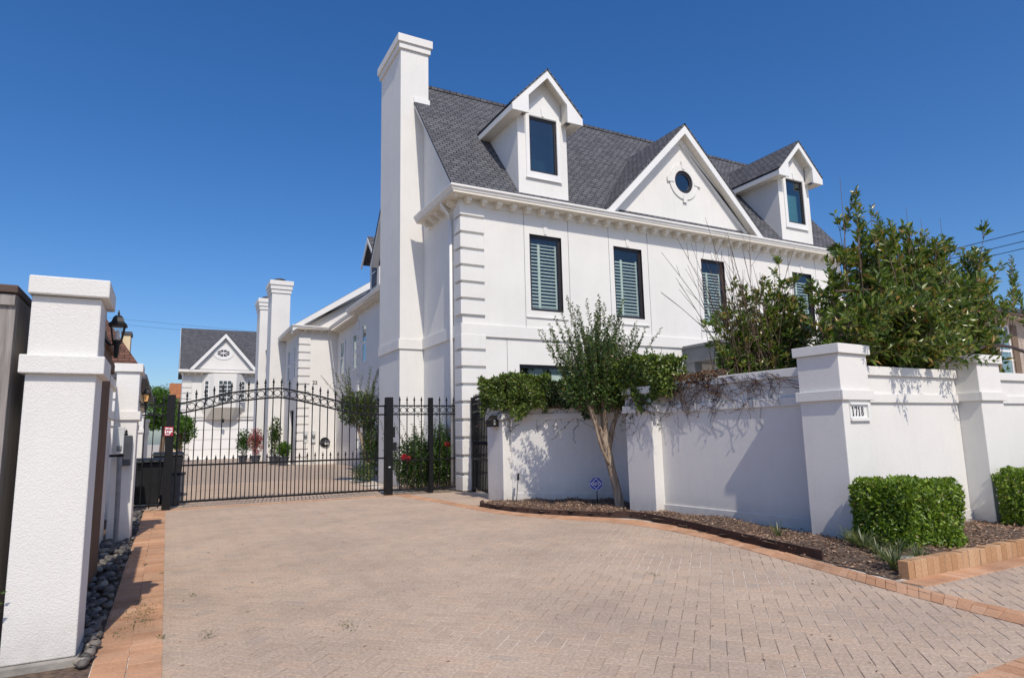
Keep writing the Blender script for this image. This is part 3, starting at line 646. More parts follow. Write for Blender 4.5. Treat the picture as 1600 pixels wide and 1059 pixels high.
for k in range(4):
    x = -.54 + k * .15; o = MB().box(x - .009, x + .009, 14.226, 14.244, .05, 2.04).build('picket', 'iron', fl); m = MB(); spear(m, x, 14.235, 2.04, .9); m.build('spear_finial', 'iron', o)
    m = MB(); ringm(m, x + .075, 14.235, 1.895, .066)
    if k < 3: m.build('ring', 'iron', fl)
# garden gate between the house corner and the end pillar
pg = thing('garden_gate', 'narrow black iron gate standing between house corner and mailbox pillar', 'gate', (6.05, 13.0, 0))
PA, PB = Vector((6.31, 13.86, 0)), Vector((5.90, 12.02, 0)); dv = (PB - PA)
MB().box(6.28, 6.36, 13.83, 13.91, 0, 2.17).build('hinge_post', 'iron', pg)
for z, nm in ((2.0, 'top_rail'), (1.82, 'frieze_rail'), (.76, 'mid_rail'), (.10, 'bottom_rail')): MB().obox(PA, PB, -.016, .016, z - .018, z + .018).build(nm, 'iron', pg)
for k in range(1, 13):
    p = PA + dv * (k / 12.5); o = MB().box(p.x - .012, p.x + .012, p.y - .012, p.y + .012, .07, 2.06).build('picket', 'iron', pg); m = MB(); spear(m, p.x, p.y, 2.06); m.build('spear_finial', 'iron', o)
    m = MB(); m.lathe((p.x, p.y, 1.06), [(.012, 0), (.03, .03), (.03, .07), (.012, .1)], 6); m.build('collar', 'iron', o)
# wall light on the end pillar
wl = thing('wall_light', 'black hooded box light on the shaded face of the end pillar', 'light', (5.70, 11.6, 1.5))
MB().prism([(5.772, 11.45, 1.44), (5.60, 11.45, 1.44), (5.60, 11.45, 1.56), (5.70, 11.45, 1.66), (5.772, 11.45, 1.66)], (0, .24, 0)).build('hood', 'black_plastic', wl, bevel=.004)
MB().box(5.66, 5.70, 11.443, 11.45, 1.48, 1.57).build('lens', 'pale_metal', wl)
# yard signs and stakes
ad = thing('yard_sign', 'blue octagonal alarm company sign on a short stake by the tree', 'sign', (6.72, 9.55, 0))
sc_ = Vector((6.76, 9.62, .385)); nrm = Vector((-.6, -.8, 0)); ux = Vector((.8, -.6, 0))
def octo(R, d): return [tuple(sc_ + ux * (R * math.cos(math.pi / 8 + k * math.pi / 4)) + Vector((0, 0, R * math.sin(math.pi / 8 + k * math.pi / 4))) + nrm * d) for k in range(8)]
m = MB(); m.prism(octo(.128, 0), nrm * .006); sp_ = m.build('sign_face', 'blue_paint', ad)
def octring(R0, R1, d):
    m = MB(); A, B = octo(R0, d), octo(R1, d)
    for k in range(8): m.prism([A[k], A[(k + 1) % 8], B[(k + 1) % 8], B[k]], nrm * .002)
    return m
m = octring(.122, .113, .007); m.v += []; m.build('border_line', 'white_paint', sp_)
m = MB(); D = lambda a, b, d=.007: tuple(sc_ + ux * a + Vector((0, 0, b)) + nrm * d)
for R0, R1 in ((.098, .082),):
    P = [(0, R0), (R0, 0), (0, -R0), (-R0, 0)]; Q = [(0, R1), (R1, 0), (0, -R1), (-R1, 0)]
    for k in range(4): m.prism([D(*P[k]), D(*P[(k + 1) % 4]), D(*Q[(k + 1) % 4]), D(*Q[k])], nrm * .002)
m.build('diamond_line', 'white_paint', sp_)
text_mesh('letters', 'ADT', .072, D(0, -.004, .010), (math.pi / 2, 0, math.atan2(ux.y, ux.x)), 'white_paint', sp_, .9, .001)
MB().box(sc_.x + .008, sc_.x + .022, sc_.y + .004, sc_.y + .014, 0, .47).build('stake', 'iron', ad)
st = thing('path_light', 'thin dark stake light against the white wall by the bed tip', 'light', (5.92, 10.95, 0))
MB().tube([(5.86, 10.95, .02), (5.92, 10.98, .42)], .007).build('stake', 'iron', st); MB().tube([(5.92, 10.98, .42), (5.935, 10.985, .55)], .022, n=8).build('lamp_head', 'black_plastic', st)

# steel edging and brick planter kerb
def strip(P, name, label, t=.012, h=.115):
    m = MB(); P = [Vector((p.x, p.y)) for p in P]; N = []
    for i in range(len(P)):
        d = (P[min(i + 1, len(P) - 1)] - P[max(i - 1, 0)]).normalized(); N.append(Vector((-d.y, d.x)) * t)
    for i in range(len(P) - 1):
        a, b, c, e = P[i], P[i + 1], P[i + 1] + N[i + 1], P[i] + N[i]
        m.hexa([(*a, -.01), (*b, -.01), (*c, -.01), (*e, -.01), (*a, h), (*b, h), (*c, h), (*e, h)])
    tag(m.build(name, 'steel_edge', loc=(P[len(P) // 2].x, P[len(P) // 2].y, 0)), label, 'edging', 'steel edging of the planting bed')
strip(edge[6:37], 'bed_edging', 'rusty brown edging curving round the bed below the small tree', h=.078)
strip(edge[36:], 'bed_edging', 'rusty brown edging running straight towards the trimmed hedge', h=.098)
bk = thing('planter_kerb', 'low kerb of upright tan bricks around the hedge bed', 'kerb', (8, 3.42, 0))
m = MB(); x = 5.50
while x < 14:
    w = .092 + random.uniform(-.003, .003); dz = random.uniform(-.006, .006); dy = random.uniform(-.003, .003)
    m.box(x + .0025, x + w - .0025, 3.40 + dy, 3.49 + dy, -.01, .142 + dz); x += w
m.build('brick_row', 'tan_brick', bk, bevel=.004); MB().box(5.52, 14, 3.405, 3.485, -.01, .128).build('mortar', 'concrete', bk)
tag(MB().prism([(5.83, 3.68, .02), (6.0, 3.55, .02), (6.05, 3.60, .02), (5.95, 3.72, .02), (5.86, 3.74, .02)], (0, 0, .085)).build('stone_block', 'stone', loc=(5.9, 3.65, .02), bevel=.015), 'grey broken stone lying among the grass tufts at the bed corner', 'stone')

# ------------------------------------------------------------------ main house
RS, RZ0, RY0 = 1.27, 7.47, 13.96                       # roof slope and a point on it
rz = lambda y: RZ0 + RS * (y - RY0); ry = lambda z: RY0 + (z - RZ0) / RS
HX0, HX1, HY0, HY1, RIDGE = 6.15, 20.67, 14.04, 20.96, 17.5; ZR = rz(RIDGE)
H = thing('town_house', 'large white stucco town house with steep slate grey roof and three gables', 'house', (13.4, 14.04, 0))
WIN = [(8.07, 9.05), (10.77, 11.77), (14.05, 15.02), (18.12, 19.09)]; WZ0, WZ1 = 4.42, 6.45
holes = [(a - HX0, b - HX0, WZ0, WZ1) for a, b in WIN] + [(7.69 - HX0, 10.6 - HX0, .9, 3.02)]
w = MB(); w.holed((HX0, HY0, 0), (1, 0, 0), (0, -1, 0), HX1 - HX0, 0, 7.10, holes, 'stucco', .13, 'frame_dark')
w.poly([(HX0, HY1, 0), (HX0, HY0, 0), (HX0, HY0, 7.1), (HX0, HY1, 7.1)], 'stucco').poly([(HX1, HY0, 0), (HX1, HY1, 0), (HX1, HY1, 7.1), (HX1, HY0, 7.1)], 'stucco').poly([(HX1, HY1, 0), (HX0, HY1, 0), (HX0, HY1, 7.1), (HX1, HY1, 7.1)], 'stucco')
for x in (HX0, HX1): w.poly([(x, HY0, 7.1), (x, HY1, 7.1), (x, HY1, rz(HY0) - .10), (x, RIDGE, ZR - .12), (x, HY0, rz(HY0) - .10)], 'stucco')
for a, b in WIN + [(7.69, 10.6)]:                      # dark sheets behind the panes, room dimness put into their colour
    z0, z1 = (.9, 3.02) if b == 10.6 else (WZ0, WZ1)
    w.poly([(a - .3, 14.9, z0 - .2), (b + .3, 14.9, z0 - .2), (b + .3, 14.9, z1 + .2), (a - .3, 14.9, z1 + .2)], 'room_shade')
w.build('wall', 'stucco', H)
# raised bands and panel joints
t_ = .05
m = MB(); m.box(HX0 - t_, 13.10, HY0 - t_, HY0, 3.66, 3.96).box(13.1, HX1, HY0 - t_, HY0, 3.66, 3.96).box(HX0 - t_, HX0, HY0, 16.72, 3.66, 3.96); m.build('belt_course', 'stucco', H, bevel=.006)
for a, b in WIN:
    for x in (a - .16, b + .22): MB().box(x - .006, x + .006, HY0 - .004, HY0, 3.96, 7.0).build('panel_joint', 'grey_metal', H)
for x in (7.35, 9.6, 12.3, 10.85): MB().box(x - .006, x + .006, HY0 - .004, HY0, 0, 3.66).build('panel_joint', 'grey_metal', H)
for a, b in WIN: MB().box(a - .14, b + .14, HY0 - .035, HY0, 4.23, 4.26).build('window_ledge', 'stucco', H)
z = .02
while z < 6.8:
    if not (3.5 < z < 3.9): MB().prism([(HX0 - t_ - .01, HY0 - t_ - .01, z), (HX0 + .60, HY0 - t_ - .01, z), (HX0 + .60, HY0, z), (HX0, HY0, z), (HX0, HY0 + .36, z), (HX0 - t_ - .01, HY0 + .36, z)], (0, 0, .345)).build('quoin', 'stucco', H, bevel=.008)
    z += .4165
# cornice, modillions, gutter
ex = 5.70
m = MB(); m.box(ex + .08, HX1 + .3, 13.66, HY0, 7.10, 7.135, 'soffit').box(ex + .08, HX0, HY0, 16.3, 7.10, 7.135, 'soffit')
m.box(HX0 - .03, HX1, HY0 - .03, HY0, 6.96, 7.098, 'trim').box(HX0 - .03, HX0, HY0, 16.3, 6.96, 7.098, 'trim')
x = HX0 + .05
while x < HX1: m.box(x, x + .13, 13.78, HY0 - .03, 6.99, 7.10, 'soffit').box(x + .015, x + .115, 13.82, HY0 - .03, 6.95, 6.99, 'soffit'); x += .42
y = HY0 + .22
while y < 16.3: m.box(5.90, HX0 - .03, y, y + .13, 6.99, 7.10, 'soffit').box(5.94, HX0 - .03, y + .015, y + .115, 6.95, 6.99, 'soffit'); y += .42
m.build('cornice', 'trim', H)
def gutter(P, side, nm='gutter', par=None, mat='gutter'):
    """ogee gutter swept along a plan polyline; side = outward offset vectors per vertex"""
    prof = [(0, 0), (.05, 0), (.075, .03), (.085, .07), (.12, .10), (.12, .15), (.095, .15), (.09, .115), (0, .115)]
    m = MB(); rows = []
    for p, s in zip(P, side): rows.append([(p[0] + s[0] * a, p[1] + s[1] * a, p[2] + b) for a, b in prof])
    for r0, r1 in zip(rows, rows[1:]):
        for k in range(len(prof)): l = (k + 1) % len(prof); m.poly([r0[k], r1[k], r1[l], r0[l]])
    m.poly(rows[0]); m.poly(rows[-1][::-1]); return m.build(nm, mat, par)
gutter([(HX1 + .3, 13.72, 7.137), (ex + .12, 13.72, 7.137), (ex + .12, 16.3, 7.137)], [(0, -1), (-1, -1), (-1, 0)], 'gutter', H)
MB().box(ex + .13, HX1 + .3, 13.722, 13.80, 7.137, 7.25).box(ex + .121, HX0, 13.80, 16.3, 7.137, 7.22).build('fascia', 'trim', H)
dsp = MB(); dsp.tube([(5.82, 14.55, 7.14), (5.83, 14.55, 7.05), (6.02, 14.58, 6.86), (6.085, 14.58, 6.70)], .042, n=8).tube([(6.085, 14.58, 6.72), (6.085, 14.58, .2)], .042, n=8); dsp.build('downspout', 'trim', H, smooth=True)
# roof
def slab(m, p, mat, th=.05):
    """roof plane from 4 corners p (eave-left, eave-right, ridge-right, ridge-left), with thickness"""
    p = [Vector(a) for a in p]; n = (p[1] - p[0]).cross(p[3] - p[0]).normalized(); q = [a - n * th for a in p]
    m.hexa([tuple(a) for a in q] + [tuple(a) for a in p], mat)
m = MB(); slab(m, [(5.85, 13.74, rz(13.74)), (HX1 + .28, 13.74, rz(13.74)), (HX1 + .28, RIDGE, ZR), (5.85, RIDGE, ZR)], 'shingle')
slab(m, [(HX1 + .28, 21.26, rz(13.74)), (5.85, 21.26, rz(13.74)), (5.85, RIDGE, ZR), (HX1 + .28, RIDGE, ZR)], 'shingle')
m.box(5.84, HX1 + .29, RIDGE - .09, RIDGE + .09, ZR - .075, ZR + .012, 'shingle')
roof = m.build('roof', 'shingle', H)
# white rake boards on the gable ends
for x in (5.87, HX1 + .22):
    for y0, y1 in ((13.76, RIDGE), (21.24, RIDGE)):
        a, b = rz(13.76), ZR; m = MB(); m.prism([(x, y0, a - .20), (x, y0, a - .065), (x, y1, b - .065), (x, y1, b - .22)], (.035, 0, 0))
        m.prism([(x + .035, y0, a - .125), (x + .035, y0, a - .10), (x + .035, y1, b - .10), (x + .035, y1, b - .125)], (.245 if x < 10 else -.245, 0, 0)); m.build('rake_board', 'trim', H)
# chimney
CX0, CX1, CY0, CY1 = 5.46, 6.31, 16.72, 18.65
ch = MB().box(CX0, CX1, CY0, CY1, 0, 12.50).build('chimney', 'stucco', H, bevel=.006)
MB().box(CX0 - .06, CX1 + .05, CY0 - .06, CY1 + .06, 12.503, 12.68).build('chimney_collar', 'stucco', ch, bevel=.006)
MB().box(CX0 - .11, CX1 + .10, CY0 - .11, CY1 + .11, 12.683, 12.92).build('chimney_cap', 'stucco', ch, bevel=.006)
m = MB(); m.box(CX0 - .04, HX0 - t_ - .002, CY0 - .04, CY0, 3.66, 3.93).box(CX0 - .04, CX0, CY0, CY1, 3.66, 3.93); m.build('chimney_belt', 'stucco', ch, bevel=.005)
m = MB(); m.prism([(5.845, CY0 - .06, rz(CY0 - .06) - .02), (CX1 + .02, CY0 - .06, rz(CY0 - .06) - .02), (CX1 + .02, CY0 - .06, rz(CY0) + .07), (5.845, CY0 - .06, rz(CY0) + .07)], (0, .059, 0)); m.build('roof_flashing', 'trim', ch)
# windows with plantation shutters
def window(parent, x0, x1, z0, z1, y, louver=True, glass='window_glass', top=.0):
    fw = .062; m = MB(); yy = y + .045
    m.box(x0, x0 + fw, y, yy, z0, z1).box(x1 - fw, x1, y, yy, z0, z1).box(x0 + fw, x1 - fw, y, yy, z0, z0 + fw).box(x0 + fw, x1 - fw, y, yy, z1 - fw, z1)
    o = m.build('window', 'frame_dark', parent)
    MB().box(x0 + fw, x1 - fw, y + .02, y + .028, z0 + fw, z1 - fw).build('pane', glass, o)
    s = MB(); w_ = .022
    for a, b in ((x0 + fw, x0 + fw + w_), (x1 - fw - w_, x1 - fw)): s.box(a, b, y + .008, y + .02, z0 + fw, z1 - fw)
    s.box(x0 + fw + w_, x1 - fw - w_, y + .008, y + .02, z0 + fw, z0 + fw + w_).box(x0 + fw + w_, x1 - fw - w_, y + .008, y + .02, z1 - fw - w_, z1 - fw); s.build('sash', 'frame_dark', o)
    if louver:
        ys = y + .10; l = MB(); a, b = x0 + fw, x1 - fw; zt = z1 - fw - top
        xm = a + (b - a) * .36
        for p0, p1 in ((a, a + .04), (xm - .035, xm + .035), (b - .05, b)): l.box(p0, p1, ys, ys + .03, z0 + fw, zt)
        l.box(a + .04, xm - .035, ys, ys + .03, z0 + fw, z0 + fw + .07).box(xm + .035, b - .05, ys, ys + .03, z0 + fw, z0 + fw + .07)
        z = z0 + fw + .10
        while z < zt - .03:
            for p0, p1 in ((a + .04, xm - .035), (xm + .035, b - .05)):
                l.hexa([(p0, ys - .022, z - .022), (p1, ys - .022, z - .022), (p1, ys + .05, z + .026), (p0, ys + .05, z + .026), (p0, ys - .022, z - .012), (p1, ys - .022, z - .012), (p1, ys + .05, z + .036), (p0, ys + .05, z + .036)])
            z += .092
        l.build('shutter', 'shutter_white', o)
    return o
for k, (a, b) in enumerate(WIN): window(H, a, b, WZ0, WZ1, HY0 + .075, True, 'window_glass', (.12, .26, .3, .2)[k])
wg_ = window(H, 7.69, 10.6, .9, 3.02, HY0 + .075, False, 'window_glass')
MB().box(7.76, 10.53, HY0 + .20, HY0 + .22, .96, 2.80).build('roller_blind', 'shutter_white', wg_)
for a, b in WIN: c = (a + b) / 2; MB().prism([(c - .035, HY0 - .02, WZ1 + .03), (c + .035, HY0 - .02, WZ1 + .03), (c + .075, HY0 - .02, WZ1 + .30), (c - .075, HY0 - .02, WZ1 + .30)], (0, .02, 0)).build('keystone', 'stucco', H)
# dormers
def dormer(c, wx0, wx1, wz0, wz1):
    yf, yo, hw, ov = 14.0, 13.65, .765, 1.10; za, ze = 11.0, 9.84; sl = (za - ze) / ov
    zf = lambda x: za - sl * abs(x - c) - .07
    m = MB(); N = 1
    a0, a1 = c - hw, c + hw; zb = rz(yf) - .03
    # face with a window hole
    m.holed((a0, yf, 0), (1, 0, 0), (0, -1, 0), 2 * hw, zb, 9.76, [(wx0 - a0, wx1 - a0, wz0, wz1)], 'stucco', .10, 'frame_dark')
    m.poly([(a0, yf, 9.76), (a1, yf, 9.76), (a1, yf, zf(a1)), (c, yf, zf(c)), (a0, yf, zf(a0))], 'stucco')
    for x in (a0, a1): m.poly([(x, yf, zb), (x, yf, zf(x)), (x, ry(zf(x)) + .05, zf(x)), (x, yf + .02, zb)], 'stucco')
    m.poly([(wx0 - .2, yf + .7, wz0 - .2), (wx1 + .2, yf + .7, wz0 - .2), (wx1 + .2, yf + .7, wz1 + .2), (wx0 - .2, yf + .7, wz1 + .2)], 'room_shade')
    d = m.build('dormer', 'stucco', H)
    r = MB(); 
    slab(r, [(c - ov, ry(ze) + .15, ze), (c - ov, yo - .02, ze), (c, yo - .02, za), (c, ry(za) + .15, za)], 'shingle', .035)
    slab(r, [(c + ov, yo - .02, ze), (c + ov, ry(ze) + .15, ze), (c, ry(za) + .15, za), (c, yo - .02, za)], 'shingle', .035)
    r.build('dormer_roof', 'shingle', d)
    b = MB(); zl = 9.60; xi = .60; kz = .27
    for s in (-1, 1):
        P = [(c, za - .045), (c + s * (ov - .01), ze - .055), (c + s * (ov - .01), zl), (c + s * xi, zl), (c + s * xi, za - sl * xi - kz), (c, za - kz)]
        pts = [(x, yo, z) for x, z in P]; b.prism(pts if s < 0 else pts[::-1], (0, .05, 0), 'trim')
        # boxed eave and sloping lining
        x0, x1 = sorted((c + s * (ov - .01), c + s * (hw + .001)))
        b.hexa([(x0, yo + .05, zl), (x1, yo + .05, zl), (x1, ry(zl) + .1, zl), (x0, ry(zl) + .1, zl), (x0, yo + .05, zl + .04), (x1, yo + .05, zl + .04), (x1, ry(zl) + .1, zl + .04), (x0, ry(zl) + .1, zl + .04)], 'soffit')
        x2 = c + s * (ov - .012); xo = sorted((x2, x2 - s * .03)); b.box(xo[0], xo[1], yo + .05, ry(zl) + .25, zl + .04, ze - .065, 'trim')
        P = [(c, za - .085), (c + s * (xi + .02), za - sl * (xi + .02) - .085), (c + s * (xi + .02), za - sl * (xi + .02) - .115), (c, za - .115)]; pts = [(x, yo + .051, z) for x, z in P]; b.prism(pts if s < 0 else pts[::-1], (0, yf - yo - .053, 0), 'soffit')
        xv = sorted((c + s * (xi + .001), c + s * (xi + .02))); b.box(xv[0], xv[1], yo + .052, yf - .042, zl + .041, za - sl * (xi + .02) - .118, 'soffit')
        xr = sorted((c + s * xi, c + s * (ov - .05))); b.box(xr[0], xr[1], yf - .04, yf - .001, zl + .04, 9.74, 'trim')
    b.build('barge_boards', 'trim', d)
    t = MB(); u = .53; P = [(c - u, wz0 - .17), (c + u, wz0 - .17), (c + u, 9.95), (c, 10.42), (c - u, 9.95)]
    # surround as a frame of strips round the opening
    t.box(c - u, wx0 - .002, yf - .03, yf, wz0 - .17, wz1 + .02).box(wx1 + .002, c + u, yf - .03, yf, wz0 - .17, wz1 + .02).box(wx0 - .002, wx1 + .002, yf - .03, yf, wz0 - .17, wz0 - .003)
    t.prism([(c - u, yf - .03, wz1 + .02), (c + u, yf - .03, wz1 + .02), (c + u, yf - .03, 9.92), (c, yf - .03, 10.42), (c - u, yf - .03, 9.92)], (0, .03, 0)); t.box(c - u - .03, c + u + .03, yf - .06, yf - .03, wz0 - .20, wz0 - .17)
    t.prism([(c - .03, yf - .05, wz1 + .04), (c + .03, yf - .05, wz1 + .04), (c + .06, yf - .05, wz1 + .26), (c - .06, yf - .05, wz1 + .26)], (0, .02, 0)); t.build('surround', 'trim', d)
    fw = .06; f = MB(); y = yf + .03
    f.box(wx0, wx0 + fw, y, y + .05, wz0, wz1).box(wx1 - fw, wx1, y, y + .05, wz0, wz1).box(wx0 + fw, wx1 - fw, y, y + .05, wz0, wz0 + fw).box(wx0 + fw, wx1 - fw, y, y + .05, wz1 - fw, wz1); f.build('window_frame', 'frame_dark', d)
    MB().box(wx0 + fw, wx1 - fw, y + .02, y + .03, wz0 + fw, wz1 - fw).build('pane', 'dark_glass', d)
    return d
d1 = dormer(8.54, 8.12, 8.98, 8.16, 9.72); d2 = dormer(18.52, 18.12, 18.97, 8.16, 9.70)
MB().box(18.2, 18.9, 14.22, 14.24, 8.25, 9.25).build('window_blind', 'shutter_white', d2)
# big centre gable with a round window
def gable():
    c, yf, yo, hw, za = 13.42, 14.02, 13.70, 3.06, 10.53; ze = 7.40; sl = (za - ze) / hw; zb = 7.24
    cx, cz, R = 13.52, 8.78, .36; inr = hw - .12
    zt = lambda x: za - .07 - sl * abs(x - c)
    # triangular wall with a round opening, built as a fan of strips
    B = [(c - inr, zb), (c + inr, zb), (c + inr, zt(c + inr)), (c, zt(c)), (c - inr, zt(c - inr))]
    def hit(t):
        dx, dz = math.cos(t), math.sin(t); best = 1e9
        for k in range(len(B)):
            (x1, z1), (x2, z2) = B[k], B[(k + 1) % len(B)]; ex_, ez = x2 - x1, z2 - z1; det = dx * (-ez) + ex_ * dz
            if abs(det) < 1e-9: continue
            s = ((x1 - cx) * (-ez) + ex_ * (z1 - cz)) / det; u = (dx * (z1 - cz) - dz * (x1 - cx)) / det
            if s > 0 and -1e-6 <= u <= 1 + 1e-6: best = min(best, s)
        return (cx + dx * best, cz + dz * best)
    ang = sorted([2 * math.pi * k / 40 for k in range(40)] + [math.atan2(z - cz, x - cx) % (2 * math.pi) for x, z in B])
    m = MB()
    for t0, t1 in zip(ang, ang[1:] + [ang[0] + 2 * math.pi]):
        p, q = hit(t0), hit(t1); i0 = (cx + R * math.cos(t0), cz + R * math.sin(t0)); i1 = (cx + R * math.cos(t1), cz + R * math.sin(t1))
        m.poly([(i0[0], yf, i0[1]), (p[0], yf, p[1]), (q[0], yf, q[1]), (i1[0], yf, i1[1])], 'stucco')
        m.poly([(i0[0], yf, i0[1]), (i1[0], yf, i1[1]), (i1[0], yf + .1, i1[1]), (i0[0], yf + .1, i0[1])], 'frame_dark')
    m.poly([(cx - .6, yf + .6, cz - .6), (cx + .6, yf + .6, cz - .6), (cx + .6, yf + .6, cz + .6), (cx - .6, yf + .6, cz + .6)], 'room_shade')
    g = m.build('centre_gable', 'stucco', H)
    r = MB(); slab(r, [(c - hw, ry(ze) + .2, ze), (c - hw, yo - .02, ze), (c, yo - .02, za), (c, ry(za) + .15, za)], 'shingle', .04)
    slab(r, [(c + hw, yo - .02, ze), (c + hw, ry(ze) + .2, ze), (c, ry(za) + .15, za), (c, yo - .02, za)], 'shingle', .04); r.build('gable_roof', 'shingle', g)
    b = MB()
    for s in (-1, 1):
        def rail(y0, y1, o0, o1, mat):
            P = [(c, za - o0), (c + s * hw, ze - o0), (c + s * hw - s * 0, ze - o1), (c, za - o1)]
            if ze - o1 < 7.29: xx = c + s * (hw - (7.29 - (ze - o1)) / sl); P = [(c, za - o0), (c + s * hw, ze - o0), (c + s * hw, 7.29), (xx, 7.29), (c, za - o1)]
            pts = [(x, y0, z) for x, z in P]; b.prism(pts if s < 0 else pts[::-1], (0, y1 - y0, 0), mat)
        rail(yo, yo + .04, .05, .33, 'trim'); rail(yf - .07, yf - .002, .30, .52, 'trim'); rail(yo + .041, yf - .071, .27, .30, 'soffit')
    b.build('barge_boards', 'trim', g)
    f = MB(); n = 28
    def ann(Ra, Rb, y0, y1, mat, a0=0, a1=2 * math.pi):
        for k in range(n):
            t0, t1 = a0 + (a1 - a0) * k / n, a0 + (a1 - a0) * (k + 1) / n; pt = lambda R_, t: (cx + R_ * math.cos(t), y0, cz + R_ * math.sin(t)); f.prism([pt(Ra, t0), pt(Ra, t1), pt(Rb, t1), pt(Rb, t0)], (0, y1 - y0, 0), mat)
    ann(.36, .27, yf + .02, yf + .07, 'frame_dark'); f.build('round_window', 'frame_dark', g)
    f = MB(); f.prism([(cx + .27 * math.cos(2 * math.pi * k / 28), yf + .045, cz + .27 * math.sin(2 * math.pi * k / 28)) for k in range(28)], (0, .01, 0)); f.build('pane', 'dark_glass', g)
    f = MB(); ann(.56, .362, yf - .035, yf, 'stucco')
    for t in (0, math.pi / 2, math.pi, 3 * math.pi / 2):
        u = (math.cos(t), math.sin(t)); v = (-u[1], u[0]); pt = lambda a, b_: (cx + u[0] * a + v[0] * b_, yf - .055, cz + u[1] * a + v[1] * b_); f.prism([pt(.40, -.05), pt(.66, -.08), pt(.66, .08), pt(.40, .05)], (0, .0199, 0), 'stucco')
    f.build('round_surround', 'stucco', g)
gable()
# entrance porch
m = MB(); px0, px1, pyf = 13.10, 16.4, 12.55
m.box(px0, px1, pyf, HY0 - .052, 3.22, 3.62, 'porch_grey').box(px0 - .05, px1 + .05, pyf - .05, HY0 - .052, 3.623, 3.70, 'porch_grey')
m.box(px0 + .02, px0 + .30, 13.62, HY0, 0, 3.22, 'porch_grey').box(px0 + .02, px0 + .32, pyf + .02, pyf + .32, 0, 3.22, 'porch_grey').box(px1 - .32, px1 - .02, pyf + .02, pyf + .32, 0, 3.22, 'porch_grey')
porch = m.build('porch', 'porch_grey', H); MB().box(14.2, 15.3, HY0 - .03, HY0 - .001, 0, 2.5).build('entry_door', 'red_door', porch)

# ------------------------------------------------------------------ row houses behind
def qstack(m, x0, x1, y0, y1, z0, z1, pitch=.42):
    z = z0
    while z + .34 < z1: m.box(x0, x1, y0, y1, z, z + .34); z += pitch
MH = thing('town_house', 'white middle row house with a side dormer, behind the big chimney', 'house', (11, 25, 0))
mx_ = 7.58
m = MB(); wins = [(28.0 - 21.2, 28.6 - 21.2, 4.6, 6.45)]
m.holed((mx_, 29.4, 0), (0, -1, 0), (-1, 0, 0), 29.4 - 20.97, 0, 7.1, [(29.4 - 28.75, 29.4 - 28.0, 4.65, 6.4)], 'stucco', .1, 'trim')
m.poly([(mx_, 20.97, 0), (14, 20.97, 0), (14, 20.97, 7.1), (mx_, 20.97, 7.1)], 'stucco').poly([(14, 20.97, 0), (14, 29.4, 0), (14, 29.4, 7.1), (14, 20.97, 7.1)], 'stucco').poly([(14, 29.4, 0), (mx_, 29.4, 0), (mx_, 29.4, 7.1), (14, 29.4, 7.1)], 'stucco')
for y in (21.3, 29.4): m.poly([(mx_, y, 7.1), (14, y, 7.1), (10.8, y, 10.9)], 'stucco')
m.build('wall', 'stucco', MH)
m = MB(); slab(m, [(7.14, 29.75, 7.2), (7.14, 21.3, 7.2), (10.8, 21.3, 11.0), (10.8, 29.75, 11.0)], 'shingle'); slab(m, [(14.45, 21.3, 7.2), (14.45, 29.75, 7.2), (10.8, 29.75, 11.0), (10.8, 21.3, 11.0)], 'shingle'); m.build('roof', 'shingle', MH)
m = MB(); m.box(7.2, mx_, 21.3, 29.75, 7.05, 7.09, 'soffit'); y = 21.5
while y < 29.4: m.box(7.32, mx_, y, y + .13, 6.95, 7.05, 'soffit'); y += .42
m.build('cornice', 'soffit', MH); gutter([(7.2, 21.3, 7.10), (7.2, 29.75, 7.10)], [(-1, 0), (-1, 0)], 'gutter', MH)
m = MB(); qstack(m, mx_ - .05, mx_, 29.05, 29.45, .02, 6.9); m.build('quoins', 'stucco', MH)
def side_window(par, x, y0, y1, z0, z1, name='window'):
    f = MB(); t = .06
    f.box(x - .005, x + .05, y0, y0 + t, z0, z1).box(x - .005, x + .05, y1 - t, y1, z0, z1).box(x - .005, x + .05, y0 + t, y1 - t, z0, z0 + t).box(x - .005, x + .05, y0 + t, y1 - t, z1 - t, z1).box(x - .005, x + .05, y0 + t, y1 - t, (z0 + z1) / 2 - .04, (z0 + z1) / 2 + .04)
    o = f.build(name, 'white_paint', par); MB().box(x + .02, x + .03, y0 + t, y1 - t, z0 + t, z1 - t).build('pane', 'dark_glass', o); MB().box(x + .09, x + .1, y0, y1, z0, z1).build('window_backing', 'room_shade', o)
side_window(MH, mx_ + .03, 28.0, 28.75, 4.65, 6.4)
# its dormer looks along -X
dm = MB(); dy0, dy1, xf = 26.6, 28.0, 7.75; dz0 = 7.6; dz1 = 9.3
dm.box(xf, 10.0, dy0, dy1, dz0, dz1, 'stucco').prism([(xf, dy0, dz1), (xf, dy1, dz1), (xf, (dy0 + dy1) / 2, dz1 + .75)], (2.4, 0, 0), 'stucco')
dmo = dm.build('dormer', 'stucco', MH); m = MB(); cy_ = (dy0 + dy1) / 2
slab(m, [(7.42, dy1 + .3, dz1 - .2), (7.42, cy_, dz1 + .86), (10.9, cy_, dz1 + .86), (10.9, dy1 + .3, dz1 - .2)], 'shingle'); slab(m, [(7.42, cy_, dz1 + .86), (7.42, dy0 - .3, dz1 - .2), (10.9, dy0 - .3, dz1 - .2), (10.9, cy_, dz1 + .86)], 'shingle'); m.build('dormer_roof', 'shingle', dmo)
m = MB()
for s in (-1, 1): m.prism([(7.40, cy_, dz1 + .78), (7.40, cy_ + s * 1.0, dz1 - .25), (7.40, cy_ + s * 1.0, dz1 - .42), (7.40, cy_, dz1 + .58)], (.05, 0, 0))
m.build('barge_boards', 'trim', dmo)
